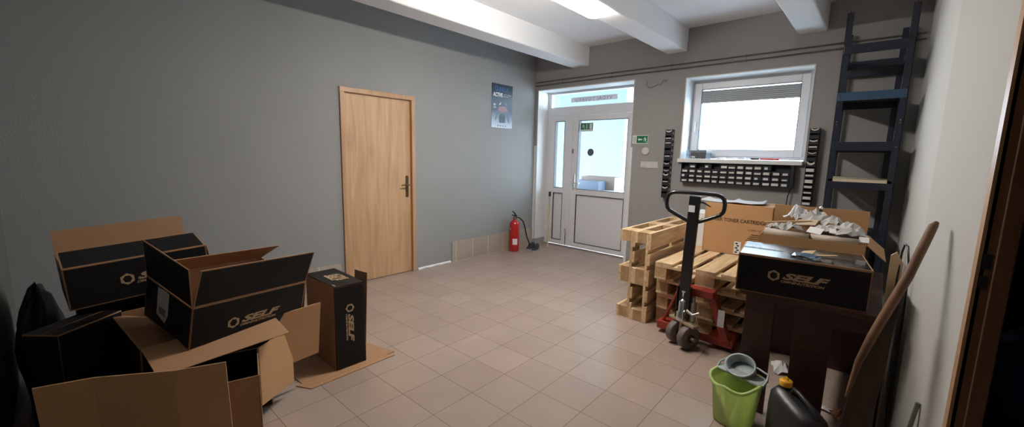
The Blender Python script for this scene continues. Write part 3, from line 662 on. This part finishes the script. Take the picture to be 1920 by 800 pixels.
# ---- things on the pallets
zt=.5775
t=carton('brown LASER TONER CARTRIDGE carton on the pallet stack with papers on its lid',T(2.93,4.19,zt)@Rz(2),(.545,.40,.455),closed='kraft',black=(),logo_at=None,kmat=M_kraftd)
p=MB(); Fm=face('front',.545,.4,.455)
add_text(p,'LASER TONER CARTRIDGE',.045,Fm@T(.055,.30,0),width=.45,bold=.0008); p.build('printed_title',mat('faded_brown_title_ink',(.07,.032,.016),.7),t); p=MB(); add_text(p,'C EXP1 / 10 P',.022,Fm@T(.37,.235,0),width=.12)
for k in range(4): p.box((.36+.012*k,-.002,.145+.018*k),(.50-.01*k,-.0016,.152+.018*k))
p.build('printed_lettering',mat('faded_brown_ink',(.07,.032,.016),.7),t)
p=MB().box((.27,-.0025,.012),(.325,-.0016,.125),0)
for k in range(5): p.box((.28+.012*(k%2),-.0032,.022+k*.02),(.30+.012*(k%2),-.0025,.034+k*.02),1)
p.build('label',[M_paper,M_blk],t)
t=empty('white_box',M=T(2.745,4.36,.5775+.0)@Rz(1)); tag(t,'white carton behind the truck handle, between the toner box and the upright pallets','box')
MB().box((.0,0,.0),(.17,.34,.33)).build('box_body',M_paper,t,bevel=.003)
p=MB(); add_text(p,'TTT',.06,Matrix(((1,0,0,.05),(0,0,-1,-.0006),(0,1,0,.24),(0,0,0,1))),width=.10)
for k in range(3): p.box((.05+k*.036,-.001,.24),(.052+k*.036,-.0002,.28))
p=MB()
for k in range(4): p.box((.045+k*.030,-.001,.245),(.049+k*.030,-.0002,.285)); p.box((.045+k*.030,-.001,.281),(.062+k*.030,-.0002,.285))
p.build('print_marks',mat('grey_ink',(.25,.25,.27),.7),t)
zp=zt+.4655
def sheet(label,pts,z,group=None,bend=.012,mt=None,name='paper_sheet'):
    n=8; a,b,c,d=[Vector((*p,0)) for p in pts]; vs=[]; fs=[]
    for i in range(n+1):
        for j in range(n+1):
            u=i/n; v=j/n; q=a*(1-u)*(1-v)+b*u*(1-v)+c*u*v+d*(1-u)*v; q.z=z+bend*(abs(2*u-1)**3)*(.3+.7*v)+.002*math.sin(9*u+4*v)+.002; vs.append(q)
    for i in range(n):
        for j in range(n): k=i*(n+1)+j; fs.append((k,k+n+1,k+n+2,k+1))
    o=MB().add(vs,fs,0,True).build(name,mt or M_paperg); s=o.modifiers.new('thickness','SOLIDIFY'); s.thickness=.001; s.offset=1; tag(o,label,'paper',group); return o
sheet('white paper sheet lying on the left of the toner box lid',[(2.86,4.24),(3.16,4.23),(3.15,4.52),(2.86,4.53)],zp,bend=.02)
sheet('white printed sheet on the right half of the toner box lid',[(3.15,4.20),(3.40,4.25),(3.36,4.54),(3.13,4.50)],zp+.006,bend=.02)

# ------------------------------------------------ pallet truck
t=empty('pallet_truck',(3.15,3.3,0)); tag(t,'red hand pallet truck with upright black handle, forks in the pallet stack','pallet truck')
ox,oy=3.15,3.3
def R_(p): return (p[0]-ox,p[1]-oy,p[2])
for xc in (2.993,3.352):
    f=MB().box(R_((xc-.075,3.47,.038)),R_((xc+.075,4.62,.088)))
    f.build('fork',M_red,t,bevel=.006)
    MB().cyl(R_((xc-.05,4.5,.036)),R_((xc+.05,4.5,.036)),.034).build('load_roller',M_rubber,t)
fr=MB()
def plate(mb,a,b,w,th,side=Vector((0,1,0)),m=0):
    a=Vector(R_(a));b=Vector(R_(b)); d=(b-a).normalized(); s_=(side-d*side.dot(d)).normalized(); n=d.cross(s_)
    q=[]
    for p in (a,b):
        for i,j in ((-1,-1),(1,-1),(1,1),(-1,1)): q.append(p+s_*w/2*i+n*th/2*j)
    mb.add(q,[(3,2,1,0),(4,5,6,7),(0,1,5,4),(1,2,6,5),(2,3,7,6),(3,0,4,7)],m)
fr.box(R_((3.03,3.31,.395)),R_((3.30,3.41,.455)))
plate(fr,(3.285,3.37,.44),(3.425,3.40,.06),.07,.02,Vector((0,1,0)))
plate(fr,(3.27,3.335,.44),(3.40,3.365,.08),.02,.055,Vector((0,1,0)))
plate(fr,(3.04,3.36,.42),(2.905,3.41,.09),.035,.02,Vector((0,1,0)))
fr.box(R_((2.87,3.37,.035)),R_((3.07,3.50,.10))); fr.box(R_((3.27,3.37,.035)),R_((3.445,3.50,.10)))
fr.box(R_((2.88,3.375,.035)),R_((3.44,3.40,.09)))
fr.build('chassis',M_red,t,bevel=.006)
MB().box(R_((3.34,3.328,.20)),R_((3.385,3.33,.33))).build('sticker',M_paperg,t)
# steering axle and wheels
ax=Matrix.Translation(Vector(R_((3.12,3.26,0))))@Rz(-28)
MB().box((-.13,-.03,.185),(.13,.03,.205),M=ax).box((-.13,-.03,.185),(-.12,.03,.205),M=ax).cyl(ax@Vector((-.12,0,.09)),ax@Vector((.12,0,.09)),.012).box((-.012,-.03,.08),(.012,.03,.19),M=ax).build('steering_axle',mat('worn_yellowish_metal',(.34,.27,.17),.5,metal=.4),t,bevel=.003)
for s_ in (-1,1):
    def disc(x0,x1,r0,m): return [ax@Vector((x0,r0*math.cos(q),.09+r0*math.sin(q))) for q in [2*math.pi*k/28 for k in range(28)]]
    x0=s_*.06-.028; x1=s_*.06+.028
    MB().loft([disc(x0,0,.06,0),disc(x0,0,.085,0),disc(x0+.006,0,.09,0),disc(x1-.006,0,.09,0),disc(x1,0,.085,0),disc(x1,0,.06,0)]).build('wheel',mat('worn_brown_wheel_rubber',(.13,.10,.09),.6),t)
    MB().cyl(ax@Vector((x0-.004,0,.09)),ax@Vector((x1+.004,0,.09)),.032).build('wheel_hub',M_rubber,t)
c=MB().lathe([(.045,.205),(.045,.27),(.035,.28),(.032,.36),(.024,.365),(.014,.37),(.014,.42),(.02,.425),(.02,.44)],c=R_((3.105,3.26,0)))
c.build('pump_cylinder',M_chrome,t)
c=MB().cyl(R_((3.18,3.27,.21)),R_((3.18,3.27,.36)),.022).cyl(R_((3.18,3.27,.36)),R_((3.18,3.27,.40)),.012).tube([R_((3.15,3.22,.30)),R_((3.2,3.2,.28)),R_((3.24,3.22,.30))],.012)
c.build('pump_valve',mat('grimy_metal',(.35,.33,.30),.35,metal=.8),t)
sh=MB(); plate(sh,(3.105,3.262,.30),(3.125,3.272,1.165),.032,.078,Vector((0,1,0))); sh.build('handle_shaft',M_blk,t,bevel=.006)
yk=MB(); 
for s_ in (-1,1): plate(yk,(3.105+s_*.045,3.262,.22),(3.108+s_*.045,3.262,.47),.05,.008,Vector((0,1,0)))
yk.build('yoke',M_blk,t,bevel=.003)
pts=[]
prof=[(-.025,.985),(-.08,1.012),(-.13,1.038),(-.165,1.058),(-.182,1.08),(-.188,1.11),(-.187,1.145),(-.178,1.175),(-.158,1.193),(-.13,1.20),(-.06,1.202),(0,1.202),(.06,1.20),(.13,1.197),(.16,1.188),(.180,1.168),(.188,1.135),(.187,1.10),(.182,1.075),(.165,1.053),(.13,1.034),(.08,1.01),(.025,.985)]
hp=[R_((3.124+x_*1.05,3.272+.16*x_,z_-.015)) for x_,z_ in prof]
MB().tube(hp,.0145,n=12).build('grip_loop',M_blk,t)
MB().tube([R_((3.14,3.272,1.125)),R_((3.19,3.265,1.12)),R_((3.24,3.262,1.095))],[.007,.007,.004],n=8).build('release_lever',M_blk,t)
MB().box(R_((3.09,3.249,1.045)),R_((3.135,3.2505,1.095))).build('sticker',M_paper,t)

# ------------------------------------------------ desk, cartons and packing material
t=empty('wooden_table',(0,0,0)); tag(t,'dark red-brown wooden table with slab legs under the black carton','table')
TX0,TX1,TY0,TY1,TZ=3.632,4.205,2.70,3.70,.722
MB().box((TX0-.02,TY0-.06,TZ-.028),(TX1,TY1,TZ)).build('table_top',M_mahog,t,bevel=.003)
MB().box((TX0,TY0,.0),(3.775,TY0+.03,TZ-.028)).build('leg',M_mahog,t,bevel=.002)
MB().box((3.87,TY0,.0),(4.03,TY0+.03,TZ-.028)).build('leg',M_mahog,t,bevel=.002)
MB().box((TX0+.01,TY1-.04,.0),(3.775,TY1-.01,TZ-.028)).build('leg',M_mahog,t,bevel=.002)
MB().box((4.02,TY1-.04,.0),(4.2,TY1-.01,TZ-.028)).build('leg',M_mahog,t,bevel=.002)
MB().box((3.775,TY0+.002,.60),(3.87,TY0+.028,TZ-.028)).box((4.03,TY0+.002,.60),(4.2,TY0+.028,TZ-.028)).box((TX0+.012,TY0+.03,.58),(TX0+.03,TY1-.04,TZ-.028)).build('apron',M_mahog,t)
MB().box((4.178,TY0+.03,0),(4.195,TY1-.04,TZ-.028)).build('added_dark_side_panel',M_mahog,t)  # panel added to keep the space under the table dark
MB().box((3.86,TY1-.06,.0),(4.178,TY1-.042,TZ-.028)).build('added_dark_back_panel',M_mahog,t)  # another added panel, hides the bright back wall so the underside reads dark
R1=carton('closed black carton with torn tape on the table, front right of the room',pose((3.594,2.60,.724),(7.3,.3,0)),(.562,.405,.203),closed='gloss',logo_at=(.145,.085))
p=MB().add([(.0,.19,.2096),(.20,.185,.2096),(.20,.215,.2096),(.0,.22,.2096)],[(0,1,2,3)]).add([(.30,.195,.2096),(.56,.20,.2096),(.56,.212,.2096),(.30,.212,.2096)],[(0,1,2,3)])
p.build('tape',mat('glossy_clear_tape',(.10,.10,.11),.12,coat=.6),R1)
p=MB().add([(.255,.115,.212),(.315,.12,.216),(.345,.22,.235),(.29,.225,.222)],[(0,1,2,3)]).add([(.31,.15,.212),(.44,.21,.222),(.435,.225,.222),(.31,.175,.214)],[(0,1,2,3)])
o=p.build('torn_strip',M_edge,R1); s=o.modifiers.new('thickness','SOLIDIFY'); s.thickness=.002
o=crumple('x','x',(0,0,0),(.13,.04,.02),mat('shiny_blue_film',(.10,.16,.24),.15)); o.name='torn_film'
for k in ('label','category'): del o[k]
o.parent=R1; o.location=(.30,.10,.209); o.rotation_euler=(0,0,-.2)
# big kraft carton full of packing paper
Kb=carton('open brown carton heaped with packing paper and cardboard tubes, behind the black carton',T(3.585,3.16,.7235)@Rz(1),(.525,.46,.245),
  [('back',82,.155),('right',222,.115)],black=(),logo_at=None,kmat=M_kraftd)
f=[c for c in Kb.children if c.name.startswith('flap')]
# dark sheets sticking up inside
random.seed(5)
for k,(lb,P) in enumerate((('dark brown cardboard offcut sloping up at the left inside the paper-filled carton',[(3.60,3.30),(3.80,3.32),(3.83,3.55),(3.63,3.56)]),('dark brown cardboard offcut sloping towards the right rim of the paper-filled carton',[(3.86,3.28),(4.07,3.22),(4.09,3.55),(3.9,3.56)]))):
    o=sheet(lb,P,.955+.02*k,mt=mat('dark_brown_board%d'%k,(.10,.055,.04),.8),bend=.03,name='cardboard_offcut')
    o['category']='cardboard'
for lb,a,b_,r_ in (('long grey-brown cardboard tube along the front rim of the paper-filled carton, left one',(3.60,3.205,.975),(3.84,3.20,.965),.027),('long pale cardboard tube along the front rim of the paper-filled carton, right one',(3.845,3.215,.970),(4.075,3.20,.972),.026)):
    q=MB(); A_,B_=Vector(a),Vector(b_); d_=(B_-A_).normalized(); u=d_.orthogonal().normalized(); w_=d_.cross(u); C=lambda c,r:[c+(u*math.cos(x_)+w_*math.sin(x_))*r for x_ in [2*math.pi*k/24 for k in range(24)]]
    q.loft([C(A_,r_-.003),C(A_,r_),C(B_,r_),C(B_,r_-.003),C(A_,r_-.003)],0,False,False)
    tag(q.build('cardboard_tube',mat('tube_paper',(.40,.33,.27),.5,var=.15,scale=14)),lb,'tube','tubes in the paper-filled carton')
wads=[('crumpled white paper wad rising at the right of the paper-filled carton',(4.02,3.30,1.0),(.15,.12,.07),.6),
('crumpled white paper at the centre of the paper-filled carton',(3.93,3.33,.995),(.16,.12,.05),.1),
('white paper wad at the back middle of the heap, behind the bottle',(3.83,3.50,1.03),(.16,.12,.07),.3),
('translucent crumpled bag at the back of the heap, left of the bottle',(3.73,3.52,1.03),(.13,.12,.08),.9),
('small white paper twist at the left edge of the paper-filled carton',(3.635,3.34,.985),(.10,.06,.03),.5),
('white paper wad right behind the right cardboard tube',(4.03,3.24,.995),(.14,.07,.045),.2),
('creased paper piece in the middle of the heap behind the left tube',(3.72,3.28,.99),(.14,.08,.04),.7),
('white paper wad at the back right of the heap',(3.92,3.47,1.02),(.12,.10,.05),.5)]
for lb,c,s_,r_ in wads: crumple('crumpled_paper',lb,c,s_,mat('packing_paper',(.43,.42,.415),.75,var=.12,scale=18) if r_<.8 else M_paperg,group='packing paper in the open brown carton',rot=r_,amp=.3,n=7)
def card(label,c,w_,h,rot,mt):
    o=MB().box((-w_/2,-h/2,0),(w_/2,h/2,.003)).build('paper_card',mt); o.location=c; o.rotation_euler=rot; tag(o,label,'card')
card('square white card on the heap of packing paper above the tubes',(3.862,3.235,1.012),.075,.06,(.5,.1,-.2),M_paper)
card('white card beside the crumpled wad on the right of the heap',(3.965,3.245,1.018),.07,.04,(.6,.1,.1),M_paper)
card('beige card lying at the top of the packing heap',(3.80,3.38,1.04),.11,.10,(.25,-.1,-.1),mat('beige_card',(.45,.36,.27),.7))
card('small white card at the right end of the right tube',(4.095,3.20,.995),.045,.035,(.9,0,.05),M_paper)
o=MB().box((-.13,-.006,-.006),(.13,.006,.006)).build('wooden_lath',M_edge); o.location=(3.70,3.36,1.035); o.rotation_euler=(.1,-.12,.25); tag(o,'thin pale lath lying across the left of the packing heap','lath')
t=empty('spray_bottle',(3.85,3.55,1.045)); tag(t,'small dark bottle with metal nozzle standing up from the packing heap','bottle')
MB().lathe([(.016,0),(.018,.005),(.018,.05),(.009,.065),(.009,.075)],n=16).build('bottle_body',M_blk,t)
MB().lathe([(.011,.075),(.011,.09),(.005,.092),(.005,.10)],n=12).box((-.018,-.004,.094),(.006,.004,.102)).build('nozzle',M_chrome,t)

# ------------------------------------------------ bucket with wringer
t=empty('mop_bucket',M=T(3.668,2.515,0)@Rz(-14)@Matrix.Diagonal((1.0,1.0,1.0,1))); tag(t,'lime green mop bucket on the floor in front of the table','bucket')
def rr_ring(hx,hy,z,r=.5,dip=0,n=36,lip=0):
    out=[]
    for k in range(n):
        a=2*math.pi*k/n; c_,s_=math.cos(a),math.sin(a); e_=2/3.6
        x_=hx*abs(c_)**e_*(1 if c_>=0 else -1); y_=hy*abs(s_)**e_*(1 if s_>=0 else -1)
        d_=dip*max(0,-s_)**2*(1-.55*math.exp(-((x_)/.03)**2)); out.append(Vector((x_,y_-(.018*math.exp(-(x_/.035)**2)*max(0,-s_) if dip else 0),z-d_)))
    return out
H=.265
MB().loft([rr_ring(.078,.078,0),rr_ring(.088,.085,.01),rr_ring(.108,.105,H-.03,dip=.0),rr_ring(.112,.108,H,dip=.035),rr_ring(.121,.117,H+.002,dip=.035),rr_ring(.121,.117,H-.008,dip=.035),rr_ring(.115,.111,H-.008,dip=.035)][:5]+[rr_ring(.108,.104,H-.004,dip=.035),rr_ring(.084,.081,.012)],cap1=True).build('bucket_body',M_green,t)
MB().loft([rr_ring(.122,.118,H-.012,dip=.035),rr_ring(.124,.120,H+.003,dip=.035),rr_ring(.111,.107,H+.003,dip=.035),rr_ring(.111,.107,H-.006,dip=.035),rr_ring(.122,.118,H-.012,dip=.035)],cap0=False,cap1=False).build('rim',M_green,t)
w_=MB(); Mw=T(-.012,.045,H+.045)@Rx(38)
def el(rx,ry,z): return [Mw@Vector((rx*math.cos(q),ry*math.sin(q),z)) for q in [2*math.pi*k/28 for k in range(28)]]
w_.loft([el(.078,.070,0),el(.081,.073,.006),el(.071,.063,.008),el(.058,.050,-.07),el(.035,.028,-.09),el(.045,.035,-.095),el(.066,.058,-.07),el(.078,.070,0)],cap0=False,cap1=False)
o=w_.build('wringer',M_grey,t)
MB().loft([el(.066,.050,-.045),el(.063,.047,-.05)]).build('wringer_grid',M_teal,t)
MB().box((-.118,.0,H-.01),(.118,.10,H+.006)).build('wringer_holder',M_grey,t,bevel=.008)
hp=[(-.122,.01,H-.01),(-.126,.05,H+.02),(-.11,.10,H+.03),(-.05,.122,H+.032),(.05,.122,H+.032),(.11,.10,H+.03),(.126,.05,H+.02),(.122,.01,H-.01)]
MB().tube(hp,.006,n=8).build('carry_handle',M_grey,t)

# ------------------------------------------------ canister
t=empty('canister',M=T(3.955,2.42,0)@Rz(-42)@Matrix.Diagonal((.92,.92,.92,1))); tag(t,'black plastic canister with yellow cap on the floor beside the green bucket','canister')
def cr(hx,hy,z,sl=0): return [Vector((x.x,x.y,z+sl*(-x.x))) for x in rr_ring(hx,hy,0)]
MB().loft([cr(.135,.075,0),cr(.145,.085,.012),cr(.145,.085,.22,.12),cr(.14,.08,.285,.18),cr(.12,.055,.315,.22),cr(.08,.03,.322,.24)]).build('canister_body',M_can,t)
MB().tube([(-.045,0,.335),(-.035,0,.362),(.0,0,.358),(.06,0,.338),(.10,0,.315),(.115,0,.285)],.012).build('carry_handle',M_can,t)
MB().lathe([(.024,.335),(.024,.36)],c=(-.095,0,0),n=18).build('neck',M_can,t)
q=MB()
rg=[]
for z_,r0 in ((.352,.030),(.378,.030),(.382,.026),(.384,.012)):
    rg.append([Vector((-.095+(r0+(.0015 if k%2 else 0))*math.cos(2*math.pi*k/32),(r0+(.0015 if k%2 else 0))*math.sin(2*math.pi*k/32),z_)) for k in range(32)])
q.loft(rg).box((-.105,-.004,.384),(-.085,.004,.398)); q.build('cap',M_yel,t)

# debris under the table
def scrap(label,c,size,rot,mt,name='paper_scrap'):
    o=crumple(name,label,c,size,mt,n=5,rot=rot); return o
random.seed(21)
scrap('pale folded paper under the table between its slab legs',(3.76,3.36,0.001),(.10,.16,.05),.3,M_paperg)
scrap('pale paper scrap on the dark floor right of the canister',(4.0,3.02,.001),(.13,.05,.02),-.3,M_paperg)
scrap('brownish cardboard scrap on the dark floor beside the right wall',(4.12,2.98,.001),(.10,.09,.04),.6,M_kraft)
o=MB().lathe([(.05,0),(.06,.01),(.06,.05),(.02,.06)],n=20).build('red_lid',mat('dark_red_plastic',(.25,.02,.02),.4)); o.location=(4.10,2.66,0); tag(o,'dark red lid low on the floor at the foot of the leaning stick','lid')

# ------------------------------------------------ things leaning on the right wall
t=empty('wooden_paddle',(0,0,0)); tag(t,'old wooden paddle with rounded handle and dark blade leaning on the right wall','tool')
MB().tube([(4.122,2.40,.40),(4.146,2.39,.58),(4.176,2.392,.705),(4.218,2.405,.853),(4.255,2.425,.975),(4.290,2.452,1.125),(4.306,2.468,1.19),(4.315,2.475,1.206)],[.006,.014,.017,.0175,.017,.0165,.015,.007],n=14).build('handle',M_dkwood,t)
Mb_=Matrix(((1,0,0,0),(0,.0,-1,2.43),(0,1,0,0),(0,0,0,1)))
MB().prism([(4.10,.002),(4.20,.002),(4.216,.3),(4.234,.6),(4.244,.86),(4.212,.86),(4.170,.70),(4.135,.48),(4.118,.266)],-.008,.012,M=Mb_).build('blade',wood('blackish_brown_wood',(.035,.02,.012),(.075,.045,.028),.6,(10,10,1.2),2,.0),t,bevel=.003)
o=MB().prism([(0,0),(.02,-.005),(.038,.03),(.05,.24),(.012,.27),(.0,.2)],0,.02).build('plywood_offcut',wood('light_panel_wood',(.46,.30,.16),(.60,.42,.24),.6,(8,8,2)))
bpy.data.objects.remove(o)
o=MB().prism([(0,0),(.035,-.01),(.05,.02),(.048,.95),(.02,1.0),(.0,.98)],0,.018,M=Matrix(((1,0,0,0),(0,0,-1,0),(0,1,0,0),(0,0,0,1))))
pb=o.build('plywood_offcut',wood('light_panel_wood',(.46,.30,.16),(.60,.42,.24),.6,(8,8,2)))
pb.matrix_world=T(4.208,2.90,0.0)@Rz(0); tag(pb,'light wooden panel standing on edge between the table and the right wall','panel')
o=MB().tube([(4.245,2.86,.01),(4.243,2.88,.85),(4.246,2.89,1.0),(4.252,2.88,1.045),(4.262,2.85,1.04),(4.272,2.82,.96),(4.28,2.80,.80),(4.285,2.78,.01)],.0045,n=8).build('wire_stand',M_blk); tag(o,'black wire loop standing against the right wall behind the light panel','wire stand')
o=MB().tube([(4.30,2.44,.012),(4.35,2.47,.44)],.008,n=8).build('metal_rod',mat('grey_rod',(.25,.24,.23),.4,metal=.7)); tag(o,'short thin grey rod leaning at the foot of the right wall','rod')

# ------------------------------------------------ steel shelving in the corner
t=empty('steel_shelving',(0,0,0)); tag(t,'tall dark blue steel shelving unit in the right back corner','shelving unit')
yn,yf=4.42,5.15; ln,rn,lf,rf=3.788,4.205,3.75,4.165; TOP=2.60
def post(x,y,sx,sy):
    q=MB().box((min(x,x+sx*.042),min(y,y+sy*.003),0),(max(x,x+sx*.042),max(y,y+sy*.003),TOP)).box((min(x,x+sx*.003),min(y,y+sy*.04),0),(max(x,x+sx*.003),max(y,y+sy*.04),TOP))
    o=q.build('post',M_steelb,t); h=MB()
    for k in range(60):
        z=.12+k*.042; h.box((x+sx*.016,y-.0006*sy if sy>0 else y+.0006,z),(x+sx*.022,y+.0004*sy,z+.016))
    if y<4.6: h.build('slots',mat('slot_glint',(.06,.065,.08),.4,metal=.5),o)
post(ln,yn,1,1); post(rn,yn,-1,1); post(lf,yf,1,-1); post(rf,yf,-1,-1)
M_steelc=mat('lamplit_blue_enamelled_steel',(.03,.07,.13),.35,spec=.5)  # lighter copy of the blue steel: lamp light on the beam put into colour
def beam(x0,x1,y,z0,z1):
    MB().box((x0,y-.004,z0),(x1,y+.010,z1)).build('beam',M_steelc if abs(z0-1.925)<.001 and y<4.6 else M_steelb,t,bevel=.002)
M_board=wood('pale_shelf_board',(.50,.42,.31),(.60,.52,.40),.7,(3,3,3),3,0)
M_navyp=mat('dark_shelf_panel',(.010,.012,.022),.5)
lv=[(2.285,2.355,None),(1.925,1.99,'d'),(1.53,1.60,'o'),(1.225,1.28,'w'),(.78,.84,'o'),(.16,.22,'o')]
for z0,z1,kd in lv:
    beam(ln+.004,rn-.004,yn,z0,z1); beam(lf+.004,rf-.004,yf-.006,z0,z1)
    for xn,xf in ((ln,lf),(rn-.012,rf-.012)):
        q=MB(); a=[(xn,yn+.012,z0),(xn+.010,yn+.012,z0),(xf+.010,yf-.012,z0),(xf,yf-.012,z0)]
        q.add(a+[(x_,y_,z1) for x_,y_,_ in a],[(3,2,1,0),(4,5,6,7),(0,1,5,4),(1,2,6,5),(2,3,7,6),(3,0,4,7)]); q.build('side_rail',M_steelb,t)
    if kd:
        zt_=z1+(.022 if kd=='w' else -.004); zb=z1-.012 if kd!='w' else z1
        q=MB(); a=[(ln+.014,yn+.0 if kd=='w' else yn+.014,zb),(rn-.014,yn+.0 if kd=='w' else yn+.014,zb),(rf-.014,yf-.012,zb),(lf+.014,yf-.012,zb)]
        q.add(a+[(x_,y_,zt_) for x_,y_,_ in a],[(3,2,1,0),(4,5,6,7),(0,1,5,4),(1,2,6,5),(2,3,7,6),(3,0,4,7)]); q.build('shelf_board',M_board if kd in 'w' else M_navyp,t)
beam(lf+.004,rf-.004,yf-.006,2.215,2.275)
q=MB()
for x_ in (ln+.02,rn-.02):
    for z_ in (1.95,1.97,1.74,1.76,1.56): q.cyl((x_,yn-.008,z_),(x_,yn-.003,z_),.006,n=8)
q.build('bolts',M_chrome,t)

# ------------------------------------------------ bags in the next room, added shade lump in the corner
def blob(name,label,c,r,mt,seed):
    random.seed(seed); n=24; mlat=12; rings=[]; ph=[random.uniform(0,6.28) for _ in range(8)]
    for i in range(mlat+1):
        a=-math.pi/2+math.pi*i/mlat; rg=[]
        for k in range(n):
            b_=2*math.pi*k/n; f_=1+.10*math.sin(3*b_+ph[0]+2*a)+.06*math.sin(7*b_+ph[1]-3*a)+.05*math.sin(5*a+ph[2]+b_)
            rg.append(Vector((r[0]*math.cos(a)*math.cos(b_)*f_,r[1]*math.cos(a)*math.sin(b_)*f_,max(-r[2]*.8,r[2]*math.sin(a)*f_)+r[2]*.8)))
        rings.append(rg)
    o=MB().loft(rings).build(name,mt); o.location=c; tag(o,label,'bag'); return o
blob('plastic_bag','big blue plastic bag on the floor beyond the doorway at the right edge',(5.0,3.35,.001),(.42,.5,.36),M_blue,4)
blob('plastic_bag','small black bag in front of the blue one beyond the doorway',(4.63,2.72,.001),(.10,.17,.18),M_can,6)
blob('plastic_bag','black lump added for the shade in the front left corner beside the stacked cartons',(.70,-.02,.001),(.40,.10,.34),mat('corner_shade_black',(.012,.012,.012),.5,spec=.3),9)  # bag-shaped lump added: its black stands for the corner's shadow
